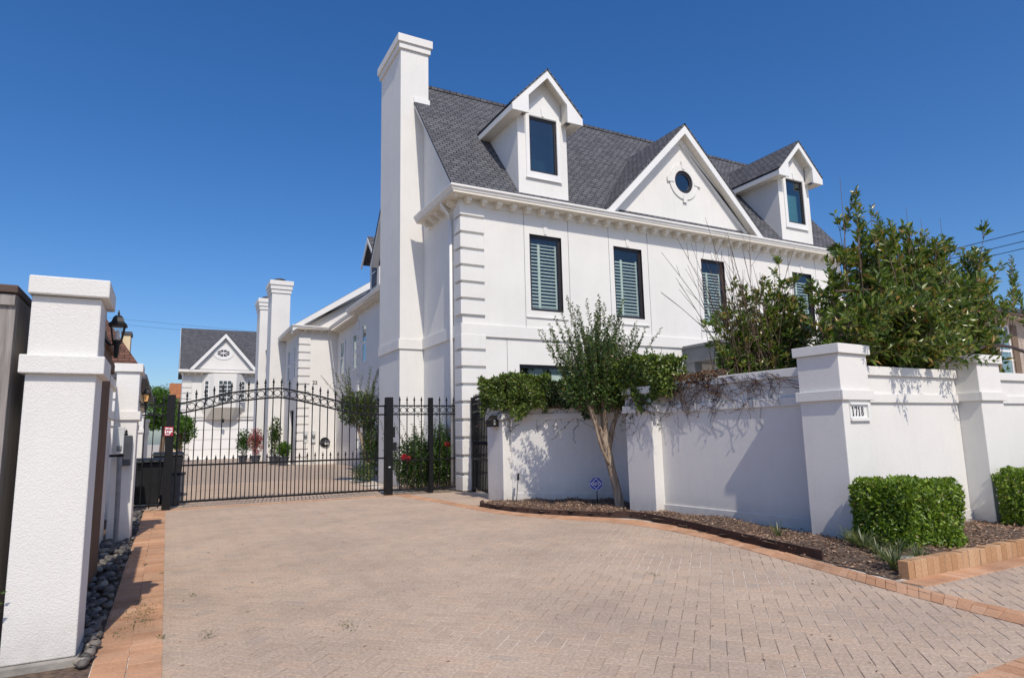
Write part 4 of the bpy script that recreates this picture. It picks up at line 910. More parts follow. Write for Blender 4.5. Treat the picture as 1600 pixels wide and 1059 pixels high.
m = MB(); m.box(xf - .03, xf - .001, 26.95, 27.65, 7.9, 9.2, 'frame_dark').box(xf - .04, xf - .03, 27.02, 27.58, 8.0, 9.1, 'slate_box').box(xf - .045, xf - .03, 27.02, 27.58, 8.5, 8.56, 'white_paint'); m.build('dormer_window', 'frame_dark', dmo)

BH = thing('town_house', 'white row house with white rake gable and twin tall chimneys', 'house', (9, 38, 0))
bx, by, b2 = 5.95, 35.0, 7.93
m = MB(); m.holed((bx, 48, 0), (0, -1, 0), (-1, 0, 0), 13.0, 0, 7.1, [(48 - 36.9, 48 - 36.1, 4.6, 6.4), (48 - 39.0, 48 - 38.1, 4.6, 6.4), (48 - 37.6, 48 - 36.3, 0, 2.9)], 'stucco', .12, 'trim')
m.poly([(bx, by, 0), (15, by, 0), (15, by, 7.1), (bx, by, 7.1)], 'stucco').poly([(b2, 29.41, 0), (b2, by, 0), (b2, by, 7.1), (b2, 29.41, 7.1)][::-1], 'stucco').poly([(15, by, 0), (15, 48, 0), (15, 48, 7.1), (15, by, 7.1)], 'stucco').poly([(15, 48, 0), (bx, 48, 0), (bx, 48, 7.1), (15, 48, 7.1)], 'stucco')
m.poly([(bx, by, 7.1), (15, by, 7.1), (10.5, by, 10.15)], 'stucco').poly([(bx, 48, 7.1), (15, 48, 7.1), (10.5, 48, 10.15)][::-1], 'stucco').poly([(7.0, 35.4, 0), (7.0, 38.6, 0), (7.0, 38.6, 3.2), (7.0, 35.4, 3.2)], 'red_door'); m.build('wall', 'stucco', BH)
m = MB(); slab(m, [(5.5, 48.2, 7.22), (5.5, 34.6, 7.22), (10.5, 34.6, 10.55), (10.5, 48.2, 10.55)], 'shingle'); slab(m, [(15.5, 34.6, 7.22), (15.5, 48.2, 7.22), (10.5, 48.2, 10.55), (10.5, 34.6, 10.55)], 'shingle'); m.poly([(7.5, 29.75, 7.2), (7.5, 34.6, 7.2), (10.5, 34.6, 9.2), (10.5, 29.75, 9.2)][::-1], 'shingle'); m.build('roof', 'shingle', BH)
m = MB()
for s, x0 in ((1, 5.5), (-1, 15.5)):
    for (y, o0, o1) in ((34.57, .02, .42), (34.70, .42, .62)): m.prism([(x0, y, 7.22 - o0), (x0, y, 7.22 - min(o1, .3)), (10.5, y, 10.55 - o1), (10.5, y, 10.55 - o0)], (0, .28, 0))
m.build('rake_boards', 'trim', BH)
m = MB(); m.box(5.55, 7.9, 34.58, by, 7.06, 7.10, 'soffit').box(5.55, bx, by, 39.4, 7.06, 7.10, 'soffit').box(7.5, b2, 29.76, 34.58, 7.02, 7.06, 'soffit'); y = 29.9
while y < 34.5: m.box(7.62, b2, y, y + .13, 6.92, 7.02, 'soffit'); y += .42
x = 5.7
while x < 7.9: m.box(x, x + .13, 34.72, by, 6.96, 7.06, 'soffit'); x += .42
m.build('cornice', 'soffit', BH); gutter([(7.46, 29.76, 7.07), (7.46, 34.62, 7.07), (5.58, 34.62, 7.11), (5.58, 39.4, 7.11)], [(-1, 0), (-1, -1), (-1, -1), (-1, 0)], 'gutter', BH)
m = MB(); qstack(m, bx - .05, bx + .55, by - .06, by, .02, 6.7); qstack(m, bx - .05, bx, by, by + .4, .02, 6.7); m.build('quoins', 'stucco', BH)
m = MB(); m.box(bx, b2, by - .03, by, 3.4, 3.5).build('belt_course', 'stucco', BH)
side_window(BH, bx + .04, 36.1, 36.9, 4.6, 6.4); side_window(BH, bx + .04, 38.1, 39.0, 4.6, 6.4)
for y in (30.6, 33.2): side_window(BH, b2 - .06, y, y + .85, 4.6, 6.35)
def chim2(x0, x1, y0, y1, z):
    o = MB().box(x0, x1, y0, y1, 0, z - .75).build('chimney', 'stucco', BH); c = MB()
    c.box(x0 - .05, x1 + .05, y0 - .05, y1 + .05, z - .747, z - .52).box(x0 - .1, x1 + .1, y0 - .1, y1 + .1, z - .517, z - .27).box(x0 - .15, x1 + .15, y0 - .15, y1 + .15, z - .267, z).build('chimney_cap', 'stucco', o)
    MB().lathe(((x0 + x1) / 2, (y0 + y1) / 2, z), [(.2, 0), (.2, .18), (.34, .2), (.34, .26), (.1, .34)], 12).build('flue_cap', 'slate_box', o)
chim2(5.08, 6.12, 39.6, 41.2, 10.72); chim2(5.08, 6.12, 45.2, 46.8, 10.75)
text_mesh('number_digits', '22', .26, (6.78, by - .008, 4.27), (math.pi / 2, 0, 0), 'digit_black', BH, 1, .004)
for x in (6.35, 6.75):                                  # electricity meters
    mt = thing('electric_meter', ('left' if x < 6.5 else 'right') + ' electric meter of the pair on the lit row house wall', 'meter', (x, by - .1, 1.4), 'meters on the row house wall')
    MB().box(x - .12, x + .12, by - .09, by - .001, 1.15, 1.75).build('meter_box', 'pale_metal', mt); MB().lathe((x, by - .13, 1.5), [(.08, -.06), (.09, 0), (.06, .06)], 9).build('meter_dial', 'grey_metal', mt); MB().tube([(x, by - .05, 1.15), (x + .02, by - .05, .1)], .02).build('conduit', 'grey_metal', mt)
hr = thing('hose_reel', 'coiled dark hose hanging on the lit row house wall', 'hose', (7.35, by - .1, 1.2))
m = MB()
for k in range(5): ringm(m, 7.35 + .02 * k, by - .05 - .02 * k, 1.15, .24 - .02 * k, .02, 14)
m.build('coil', 'black_plastic', hr)

FH = thing('garage_house', 'white house with a front gable and garage door at the end of the drive', 'house', (3.6, 55.1, 0))
fy = 55.1; fx0, fx1 = .87, 8.2
m = MB(); m.holed((fx0, fy, 0), (1, 0, 0), (0, -1, 0), fx1 - fx0, 0, 6.6, [(1.45 - fx0, 6.1 - fx0, 0, 3.0)], 'stucco', .2, 'trim'); m.box(fx0, fx1, fy + .6, 62, 0, 6.6, 'stucco').poly([(fx0, fy, 0), (fx0, fy, 6.6), (fx0, fy + .6, 6.6), (fx0, fy + .6, 0)], 'stucco'); m.poly([(fx0, fy + .1, 6.6), (fx0, 62, 6.6), (fx0, 58.6, 10.3)], 'stucco'); m.build('wall', 'stucco', FH)
m = MB(); slab(m, [(.58, 54.6, 6.75), (8.5, 54.6, 6.75), (8.5, 58.6, 10.6), (.58, 58.6, 10.6)], 'shingle'); slab(m, [(8.5, 62.6, 6.75), (.58, 62.6, 6.75), (.58, 58.6, 10.6), (8.5, 58.6, 10.6)], 'shingle'); m.build('roof', 'shingle', FH)
m = MB(); m.box(.5, 8.5, 54.45, 54.62, 6.62, 6.8, 'gutter').box(.5, 8.5, 54.62, fy, 6.56, 6.62, 'soffit'); x = .7
while x < 8.3: m.box(x, x + .16, 54.8, fy, 6.42, 6.56, 'soffit'); x += .45
m.prism([(.56, 54.6, 6.7), (.56, 54.6, 6.55), (.56, 58.6, 10.4), (.56, 58.6, 10.58)], (.05, 0, 0), 'trim'); m.build('cornice', 'trim', FH)
gc = 3.68; m = MB(); m.prism([(1.5, 54.72, 6.8), (5.86, 54.72, 6.8), (gc, 54.72, 9.42)], (0, 2.6, 0), 'stucco'); gb = m.build('front_gable', 'stucco', FH); m = MB()
for s in (-1, 1):
    m.prism([(gc, 54.42, 9.72), (gc + s * 2.5, 54.42, 6.8), (gc + s * 2.15, 54.42, 6.8), (gc, 54.42, 9.34)], (0, .1, 0), 'trim'); slab(m, [(gc + s * 2.5, 54.4, 6.82), (gc + s * 2.5, 57.4, 6.82), (gc, 58, 9.75), (gc, 54.4, 9.75)][::(1 if s > 0 else -1)], 'shingle', .04)
m.build('gable_trim', 'trim', gb)
m = MB(); n = 20
for k in range(n): t0, t1 = 2 * math.pi * k / n, 2 * math.pi * (k + 1) / n; f = lambda a, b, t: (gc - .1 + a * math.cos(t), 54.68, 8.15 + b * math.sin(t)); m.prism([f(.72, .52, t0), f(.72, .52, t1), f(.45, .27, t1), f(.45, .27, t0)], (0, .04, 0), 'trim')
m.prism([(gc - .1 + .45 * math.cos(2 * math.pi * k / n), 54.705, 8.15 + .27 * math.sin(2 * math.pi * k / n)) for k in range(n)], (0, .01, 0), 'frame_dark')
for t in (0, math.pi / 4, math.pi / 2, 3 * math.pi / 4): m.tube([(gc - .1 - .45 * math.cos(t), 54.69, 8.15 - .27 * math.sin(t)), (gc - .1 + .45 * math.cos(t), 54.69, 8.15 + .27 * math.sin(t))], .025, 'white_paint', 4)
m.build('oval_window', 'trim', gb)
# oriel over the garage
m = MB(); P = [(2.15, fy), (2.95, 54.1), (4.55, 54.1), (5.35, fy)]
for (z0, z1, ins) in ((3.9, 6.5, 0),): m.prism([(x, y, z0) for x, y in P], (0, 0, z1 - z0), 'stucco')
m.v += []; bot = [(2.5, fy - .02, 3.0), (3.2, 54.7, 3.0), (4.3, 54.7, 3.0), (5.0, fy - .02, 3.0)]; top_ = [(x, y, 3.9) for x, y in P]
for k in range(3): m.poly([bot[k], bot[k + 1], top_[k + 1], top_[k]], 'soffit')
m.poly(bot[::-1], 'soffit'); oriel = m.build('oriel_bay', 'stucco', FH)
def sash(par, x0, x1, z0, z1, y, cols, rows):
    f = MB(); f.box(x0, x1, y - .05, y - .03, z0, z1, 'room_shade'); o = f.build('window', 'room_shade', par); g = MB(); t = .045
    for k in range(cols + 1): x = lerp(x0, x1, k / cols); g.box(x - t / 2, x + t / 2, y - .075, y - .05, z0, z1)
    for k in range(rows + 1): z = lerp(z0, z1, k / rows); g.box(x0, x1, y - .08, y - .0755, z - t / 2, z + t / 2)
    g.build('glazing_bars', 'white_paint', o)
sash(FH, 3.3, 4.2, 4.35, 5.95, 54.1, 3, 5); sash(FH, 2.35, 2.9, 4.35, 5.95, 54.55, 2, 5); sash(FH, 4.65, 5.2, 4.35, 5.95, 54.55, 2, 5)
m = MB()
for k in range(4): m.box(1.45, 6.1, fy + .10, fy + .14, k * .75 + .01, k * .75 + .735)
m.build('garage_door', 'garage_white', FH); m = MB(); qstack(m, fx0 - .05, fx0 + .6, fy - .07, fy, .02, 6.3); m.build('quoins', 'stucco', FH); MB().box(fx0 + .6, fx1, fy - .06, fy, 3.2, 3.4).build('belt_course', 'stucco', FH)
m = MB(); m.lathe((3.72, 54.5, 2.75), [(.05, 0), (.09, .03), (.11, .22), (.04, .32)], 6); m.build('porch_lantern', 'iron', FH)

# brown roofed neighbour on the left
NH = thing('neighbour_house', 'neighbour house with a brown shingle roof behind the left pillars', 'house', (-5, 30, 0))
m = MB(); m.box(-9, -1.05, 24.5, 38, 0, 3.5); m.build('wall', 'cream', NH)
m = MB(); A, B, C_, D_ = (-9.5, 24, 3.5), (-.72, 24, 3.5), (-.72, 38.5, 3.5), (-9.5, 38.5, 3.5); R1, R2 = (-2.9, 27.5, 6.9), (-2.9, 35, 6.9)
m.poly([A, B, R1]).poly([B, C_, R2, R1]).poly([C_, D_, R2]).poly([D_, A, R1, R2]); m.build('roof', 'brown_shingle', NH); MB().box(-9.55, -.68, 23.95, 38.55, 3.36, 3.49).build('gutter', 'slate_box', NH)
nc = MB().box(-1.62, -1.36, 27, 27.7, 3.6, 5.2).build('chimney', 'cream', NH); MB().box(-1.66, -1.32, 26.96, 27.74, 5.2, 5.32).build('chimney_cap', 'slate_box', nc)
OR = thing('tile_roof_house', 'distant house with an orange tile roof beside the far gable', 'house', (3, 75, 0))
MB().box(.15, 7, 70, 80, 0, 5.6).build('wall', 'cream', OR); m = MB(); slab(m, [(-.05, 69.4, 5.6), (7.5, 69.4, 5.6), (7.5, 75, 7.4), (-.05, 75, 7.4)], 'orange_tile'); slab(m, [(7.5, 80.6, 5.6), (-.05, 80.6, 5.6), (-.05, 75, 7.4), (7.5, 75, 7.4)], 'orange_tile'); m.build('roof', 'orange_tile', OR)
# brick neighbour on the right
BR = thing('brick_house', 'pale brick house with a shuttered window beyond the right end of the wall', 'house', (29, 14, 0))
m = MB(); wx0, wx1, wz0, wz1 = 30.55, 31.55, 3.2, 5.45
m.holed((28.2, 14, 0), (1, 0, 0), (0, -1, 0), 14, 0, 5.95, [(wx0 - 28.2, wx1 - 28.2, wz0, wz1)], 'pale_brick', .1); m.poly([(28.2, 22, 0), (28.2, 14, 0), (28.2, 14, 5.95), (28.2, 22, 5.95)], 'pale_brick'); m.build('wall', 'pale_brick', BR)
m = MB(); A, B, C_, D_ = (27.9, 13.4, 5.97), (43, 13.4, 5.97), (43, 22.6, 5.97), (27.9, 22.6, 5.97); R1, R2 = (33, 18, 6.9), (38, 18, 6.9); m.poly([A, B, R2, R1]).poly([B, C_, R2]).poly([C_, D_, R1, R2]).poly([D_, A, R1]); m.build('roof', 'brown_shingle', BR); MB().box(27.9, 43, 13.25, 13.42, 5.82, 5.99).build('gutter', 'slate_box', BR); MB().box(27.9, 43, 13.42, 14, 5.80, 5.84).build('soffit', 'soffit', BR)
f = MB(); t = .07; f.box(wx0, wx0 + t, 14.02, 14.08, wz0, wz1).box(wx1 - t, wx1, 14.02, 14.08, wz0, wz1).box(wx0 + t, wx1 - t, 14.02, 14.08, wz0, wz0 + t).box(wx0 + t, wx1 - t, 14.02, 14.08, wz1 - t, wz1).box(wx0 + t, wx1 - t, 14.02, 14.08, 4.30, 4.38)
o = f.build('window', 'white_paint', BR); MB().box(wx0 + t, wx1 - t, 14.05, 14.06, wz0 + t, wz1 - t).build('pane', 'window_glass', o); m = MB(); z = wz0 + .1
while z < wz1: m.box(wx0 + t, wx1 - t, 14.12, 14.15, z, z + .035); z += .06
m.build('blind', 'grey_metal', o)
for xa in (wx0 - .52, wx1 + .04): MB().box(xa, xa + .46, 13.95, 13.997, wz0 - .02, wz1 + .05).build('window_shutter', 'stem_brown', BR, bevel=.01)
# curved rail over the wall and power lines
cr = thing('curved_handrail', 'brown curved metal rail rising over the wall at the right edge', 'rail', (11.5, 6.0, 0))
P = [(10.75, 5.6, 0), (10.78, 5.6, 1.85)] + [(10.8 + 1.5 * (1 - math.cos(a)), 5.6, 1.95 + .62 * math.sin(a)) for a in np.linspace(.15, 2.6, 10)]
MB().tube(P, .028, n=8).build('rail_tube', 'brown_metal', cr, smooth=True)
for x, lb in ((30.2, 'uppermost of the three overhead wires at the right'), (31.8, 'middle wire of the three overhead wires at the right'), (33.1, 'lowest of the three overhead wires at the right')):
    A = Vector((x, -12, 9.3)); B = Vector((x, 48, 9.3)); P = [A.lerp(B, t / 20) - Vector((0, 0, .35 * math.sin(math.pi * t / 20))) for t in range(21)]
    tag(MB().tube(P, .016, n=5).build('power_line', 'cable', loc=tuple(A)), lb, 'power line', 'overhead wires at the right')
for dz, lb in ((0, 'upper thin wire crossing the sky left of the far roof'), (-.45, 'lower thin wire crossing the sky left of the far roof')):
    A = Vector((-30, 60, 12.5 + dz)); B = Vector((30, 60, 9.75 + dz)); P = [A.lerp(B, t / 12) for t in range(13)]
    tag(MB().tube(P, .008, n=4).build('power_line', 'cable', loc=tuple(A)), lb, 'power line', 'thin wires at the left')
# wheelie bins
def bin_(x, y, label, s=1.0):
    t = thing('wheelie_bin', label, 'bin', (x, y, 0), 'black wheeled bins by the gate')
    a, b, h = .23 * s, .29 * s, .88 * s
    MB().hexa([(x - a, y - a, .06), (x + a, y - a, .06), (x + a, y + a, .06), (x - a, y + a, .06), (x - b, y - b, h), (x + b, y - b, h), (x + b, y + b, h), (x - b, y + b, h)]).build('bin_body', 'black_plastic', t, bevel=.025)
    MB().hexa([(x - b - .02, y - b - .03, h + .003), (x + b + .02, y - b - .03, h + .003), (x + b + .02, y + b + .05, h + .003), (x - b - .02, y + b + .05, h + .003), (x - b, y - b, h + .05), (x + b, y - b, h + .05), (x + b, y + b, h + .09), (x - b, y + b, h + .09)]).build('bin_lid', 'black_plastic', t, bevel=.012)
    MB().tube([(x - b, y + b + .06, h - .02), (x + b, y + b + .06, h - .02)], .016).build('handle', 'black_plastic', t)
    for s_ in (-1, 1): MB().tube([(x + s_ * (a + .01), y + a + .06, .1), (x + s_ * (a + .06), y + a + .06, .1)], .1, n=14).build('wheel', 'black_plastic', t)
bin_(-.32, 15.35, 'black wheeled bin right behind the short iron fence bay'); bin_(.05, 17.6, 'second black wheeled bin standing farther back along the wall', 1.1)
# ------------------------------------------------------------------ plants
def bez(p, d, L, bend, n=6):
    """a shoot from p heading d, length L, bending by vector bend"""
    t = np.linspace(0, 1, n)[:, None]; return p + d * L * t + bend * L * t ** 2
def shoot_tree(P0, D, L, bend, r0, leafL, leafW, gap, start=.15, per=2, spread=1.0, upl=.55):
    """many shoots at once: returns tube MB and leaf arrays"""
    m = MB(); C, DD, LL = [], [], []
    for p, d, l, b in zip(P0, D, L, bend):
        pts = bez(p, d, l, b); m.tube([tuple(a) for a in pts], [r0 * (1 - .8 * k / 5) for k in range(6)], n=4, cap=False)
        n = int(l * (1 - start) / gap); t = np.linspace(start, 1, max(n, 2)); q = p + d * l * t[:, None] + b * l * t[:, None] ** 2
        tan = unit(d + 2 * b * t[:, None])
        for k in range(per):
            rad = rng.normal(size=q.shape); rad -= (rad * tan).sum(1, keepdims=True) * tan; rad = unit(rad)
            C.append(q + rng.normal(0, .004, q.shape)); DD.append(tan * upl + rad * spread + rng.normal(0, .15, q.shape)); LL.append(leafL * rng.uniform(.65, 1.15, len(q)) * (1 - .35 * t ** 4))
    C, DD, LL = np.concatenate(C), np.concatenate(DD), np.concatenate(LL)
    return m, leaves(C, DD, LL, LL * leafW)
def cloud(n, c, r, leafL, leafW, surf=.5, flat=None):
    u = unit(rng.normal(size=(n, 3))); rad = rng.uniform(0, 1, (n, 1)) ** (surf / 1.5); C = np.array(c) + u * rad * np.array(r); D = u + rng.normal(0, .6, (n, 3)) + [0, 0, .2]
    L = leafL * rng.uniform(.6, 1.2, n); return leaves(C, D, L, L * leafW)
# crape myrtle against the wall
cm = thing('crape_myrtle', 'small multi stemmed tree with feathery upright shoots before the white wall', 'tree', (6.83, 9.05, 0))
m = MB()
m.tube([(6.84, 9.04, -.03), (6.83, 9.05, .03), (6.785, 9.07, .36), (6.70, 9.09, .72), (6.64, 9.1, .98)], [.105, .085, .074, .07, .085], n=10, cap=False)
for P, r in (([(6.66, 9.1, .90), (6.55, 9.08, 1.2), (6.36, 9.02, 1.52), (6.22, 8.98, 1.78)], [.06, .048, .04, .03]), ([(6.65, 9.12, .92), (6.56, 9.16, 1.25), (6.44, 9.22, 1.6), (6.40, 9.24, 1.85)], [.06, .048, .038, .03]),
             ([(6.64, 9.08, .92), (6.60, 9.05, 1.3), (6.55, 9.0, 1.62), (6.55, 8.98, 1.85)], [.06, .05, .04, .03]), ([(6.65, 9.13, .92), (6.68, 9.2, 1.3), (6.70, 9.28, 1.65), (6.74, 9.3, 1.85)], [.06, .05, .038, .03]),
             ([(6.66, 9.1, .92), (6.74, 9.06, 1.3), (6.82, 9.0, 1.62), (6.88, 8.97, 1.8)], [.055, .045, .035, .028]), ([(6.70, 9.08, .70), (6.56, 9.02, .85), (6.42, 8.97, 1.08), (6.32, 8.94, 1.38), (6.20, 8.92, 1.72)], [.03, .027, .024, .022, .018])):
    m.tube(catmull(P, 4), list(np.interp(np.linspace(0, 1, 4 * (len(P) - 1) + 1), np.linspace(0, 1, len(P)), r)), n=8, cap=False)
m.build('trunk', 'bark', cm, smooth=True)
n = 125; ang = rng.uniform(0, 2 * math.pi, n); q = rng.uniform(0, 1, n) ** .65; til = q * .40
P0 = np.stack([6.52 + .40 * q * np.cos(ang), 9.08 + .30 * q * np.sin(ang), 1.72 + .12 * rng.uniform(-1, 1, n)], 1)
D = np.stack([np.sin(til) * np.cos(ang), np.sin(til) * np.sin(ang), np.cos(til)], 1); Lh = np.where(q < .6, rng.uniform(1.0, 1.92, n), rng.uniform(.6, 1.5, n))
bend = np.stack([.03 * np.cos(ang) + rng.normal(0, .07, n), .03 * np.sin(ang) + rng.normal(0, .07, n), rng.normal(.02, .04, n)], 1)
sm, lv = shoot_tree(P0, D, Lh, bend, .007, .066, .55, .030, .10, 3)
a2 = cloud(5000, (6.5, 9.08, 2.02), (.70, .56, .42), .066, .6, 1.2); a3 = cloud(1500, (6.5, 9.08, 2.42), (.62, .5, .45), .06, .6, 1.2)
sm.build('twigs', 'stem_brown', cm); V, F = join([lv, a2, a3]); npmesh('crown', V, F, 'leaf_myrtle', cm)
# clipped and draped ivy along the wall top
def drape(name, label, P, w, z0, z1, n, mat, leaf=.055, edge=.05, seedling=0, cat='ivy', core=.72):
    P = [Vector((*p, 0)) for p in P]; ls = [(b - a).length for a, b in zip(P, P[1:])]; T = sum(ls)
    def at(s):
        for a, b, l in zip(P, P[1:], ls):
            if s <= l: return a.lerp(b, s / l), (b - a).normalized()
            s -= l
        return P[-1], (P[-1] - P[-2]).normalized()
    C, D, NN = [], [], []; zz = (z0 + z1) / 2; hh = (z1 - z0) / 2
    for k in range(n):
        s = rng.uniform(-.06, T + .06); p, d = at(max(0, min(T, s))); p = p + d * (s if s < 0 else max(0, s - T)); nn = Vector((-d.y, d.x, 0))
        face = rng.integers(0, 10); u, v = rng.uniform(-1, 1), rng.uniform(-1, 1); dep = 1 - abs(rng.normal(0, .13))
        if face < 3: u, v, o = u, dep, Vector((0, 0, 1))
        elif face < 8: u, v, o = dep * (-1 if face < 7 else 1), v, nn * (-1 if face < 7 else 1)
        else: u, v, o = u, v, Vector(rng.normal(size=3))
        bump = 1 + .12 * math.sin(s * 7 + v * 3) + .07 * math.sin(s * 17 + u * 5)
        low = .12 * math.sin(s * 5.3) + .07 * math.sin(s * 13)
        z = zz + hh * v * bump + (low if v < -.3 else 0)
        q = p + nn * u * w * bump * (1.0 if v > -.2 else .85); C.append((q.x, q.y, z)); D.append(tuple(o * .35 + Vector(rng.normal(0, .6, 3)) + Vector((0, 0, -.3 if face >= 3 else .15)))); NN.append(tuple(o + Vector(rng.normal(0, .42, 3))))
    C, D = np.array(C), np.array(D); L = leaf * rng.uniform(.6, 1.25, n)
    ns = n // 40; ia = rng.integers(0, n, ns); sp = [leaves(C[ia] + unit(D[ia]) * rng.uniform(0, .10, (ns, 1)), D[ia], leaf * 1.1, leaf * .6)]
    t = thing(name, label, cat, (P[0].x, P[0].y, z0)); k_ = n // 2; inn_ = C[rng.integers(0, n, k_)]; cen = np.array([[*at(rng.uniform(0, T))[0][:2], rng.uniform(z0 + .08, z1 - .08)] for _ in range(k_)]) + rng.normal(0, 1, (k_, 3)) * [w * .38, w * .38, .02]; sp.append(leaves(cen, rng.normal(size=(k_, 3)), leaf, leaf * .75)); V, F = join([leaves(C, D, L, L * .75, .12, np.array(NN))] + sp); npmesh('foliage', V, F, mat, t)
    m = MB(); m.tube([(q.x, q.y, z0 + .05) for q in P], .012, n=5)
    for a, b in zip(P, P[1:]):
        d = (b - a); steps = max(2, int(d.length / .22))
        for k in range(steps):
            p = a + d * ((k + .5) / steps)
            for j in range(5): e = p + Vector(rng.normal(0, 1, 3)) * w * .55; m.tube([(p.x, p.y, z0 + .05), ((p.x + e.x) / 2 + .02, (p.y + e.y) / 2, zz), (e.x, e.y, zz + hh * .75)], [.012, .009, .004], n=4, cap=False)
    m.build('stems', 'twig', t); return t
drape('ivy_hedge', 'bright green ivy clipped into a block over the mailbox pillar', [(5.80, 11.82), (5.93, 11.18), (6.42, 10.72)], .25, 1.74, 2.40, 11000, 'leaf_ivy')
drape('ivy_hedge', 'dark shaded ivy along the wall top behind the small tree', [(6.45, 10.70), (7.0, 10.2), (7.30, 9.80), (7.12, 9.0)], .20, 1.72, 2.28, 8000, 'leaf_ivy_dark')  # tree's shadow put into the leaf colour by the darker material
drape('ivy_mound', 'rounded ivy mound over the pillar right of the small tree', [(6.93, 8.85), (6.83, 8.3), (6.86, 7.62)],   .29, 1.78, 2.44, 12000, 'leaf_ivy')
# ivy strands that hang down the pillar corner and the wall
def vine(name, label, starts, n, z, nrm, along, mat_leaf, nleaf, leaf):
    t = thing(name, label, 'vine', starts[0]); m = MB(); C, D = [], []
    for k in range(n):
        a = Vector(starts[0]).lerp(Vector(starts[1]), rng.uniform(0, 1) ** 1.35); p = a.copy(); g = rng.normal(0, .8); P = [tuple(p)]
        for j in range(rng.integers(6, 16)):
            g += rng.normal(0, .55); p = p + Vector(along) * math.sin(g) * .062 + Vector((0, 0, -abs(math.cos(g)) * .055)) ; p = p + Vector(nrm) * rng.normal(0, .004); P.append(tuple(p))
            if rng.uniform() < nleaf: C.append(tuple(p)); D.append(tuple(Vector(nrm) * .8 + Vector(rng.normal(0, .6, 3))))
        m.tube(P, [.0042] + [.0030] * (len(P) - 1), n=4, cap=False)
    m.build('tendrils', 'dry_vine', t)
    if C: C = np.array(C); V, F = leaves(C, np.array(D), leaf * rng.uniform(.6, 1.2, len(C)), leaf * .6); npmesh('leaves', V, F, mat_leaf, t)
    return t
vine('dry_vine', 'leafless brown vine tendrils spreading over the wall below the ivy mound', [(6.80, 7.75, 1.97), (6.97, 5.75, 2.03)], 140, 0, (-1, 0, 0), (0, 1, 0), 'leaf_dry', .12, .035)
vine('hanging_vine', 'bare vine stems hanging on the pillar face under the ivy mound', [(6.575, 8.42, 1.80), (6.605, 7.98, 1.81)], 34, 0, (-1, 0, 0), (0, 1, 0), 'leaf_ivy_dark', .2, .04)
vine('trailing_ivy', 'thin ivy runners trailing down the end pillar beside the box light', [(5.80, 11.285, 1.80), (5.99, 11.20, 1.80)], 16, 0, (0, -1, 0), (1, -.3, 0), 'leaf_ivy_dark', .55, .045)
vine('clinging_vine', 'sparse vine stems clinging to the diagonal wall behind the tree trunk', [(6.55, 10.68, 1.80), (7.34, 9.93, 1.80)], 40, 0, (-.69, -.72, 0), (.72, -.69, 0), 'leaf_ivy_dark', .12, .04)
drape('dry_ivy', 'withered brown ivy lying along the coping of the right wall', [(6.91, 7.60), (6.97, 6.75)], .11, 1.92, 2.11, 850, 'leaf_dry', .04)
# big broad-leaved shrubs behind the wall
def shrub(name, label, base, tops, nshoot, leafL, mat, leafy, seed, spreadw=.30, rootx=.68, rooty=.45, lift=.1):
    t = thing(name, label, 'shrub', base); b = np.array(base); m = MB(); C, D, LL = [], [], []
    r = np.random.default_rng(seed); limbs = []
    for k in range(nshoot):
        w = r.dirichlet(np.ones(len(tops)) * .16); tip = (np.array(tops) * w[:, None]).sum(0) + r.normal(0, .16, 3); f = r.uniform(.55, 1.04); p0 = b + r.normal(0, .22, 3) * [1, .7, .0] + (tip - b) * [rootx, rooty, 0]
        tip = p0 + (tip - p0) * f; mid = p0 + (tip - p0) * .5 + r.normal(0, .16, 3) * [1, .5, 1] + [0, 0, lift]; P = [p0]
        for s in np.linspace(.12, 1, 9): P.append((1 - s) ** 2 * p0 + 2 * s * (1 - s) * mid + s * s * tip)
        P = np.array(P); m.tube([tuple(a) for a in P], list(np.linspace(.018, .004, 10)), n=5, cap=False)
        for j in range(4, 10):                          # side twigs carrying whorls of leaves
            for q in range(3 if leafy > .5 else 2):
                if r.uniform() > leafy and j < 9: continue
                d = unit(P[j] - P[j - 1]) + r.normal(0, .55, 3); d = unit(d + [0, 0, .35]); l = r.uniform(.10, spreadw); e = P[j] + d * l; m.tube([tuple(P[j]), tuple(e)], [.005, .0025], n=4, cap=False)
                nl = r.integers(7, 13)
                for i in range(nl):
                    s = r.uniform(.35, 1); rad = r.normal(size=3); rad -= rad.dot(d) * d; C.append(P[j] + d * l * s); D.append(d * r.uniform(.3, 1.1) + unit(rad) * .8); LL.append(leafL * r.uniform(.6, 1.15))
    m.build('branches', 'twig', t); C, D, LL = np.array(C), np.array(D), np.array(LL); V, F = leaves(C, D, LL, LL * .36, .16); npmesh('foliage', V, F, mat, t); return t, m
tops_big = [(8.2, 6.4, 2.7), (8.3, 6.4, 3.5), (8.5, 6.4, 3.9), (9.1, 6.3, 4.2), (9.5, 6.2, 4.75), (9.75, 6.2, 4.3), (10.5, 6.2, 4.55), (11.0, 6.1, 4.25), (11.6, 6.0, 4.35), (12.4, 5.9, 4.15), (13.4, 5.8, 4.2), (13.5, 5.8, 3.8), (12.9, 5.75, 3.1), (12.3, 5.75, 2.75), (11.2, 5.6, 2.45), (9.6, 5.6, 2.45), (9.0, 5.5, 2.3), (10.2, 5.5, 3.4)]
shrub('large_shrub', 'large glossy evergreen shrub rising behind the corner pillar', (10.3, 6.2, .2), tops_big, 520, .145, 'leaf_shrub', .88, 11)
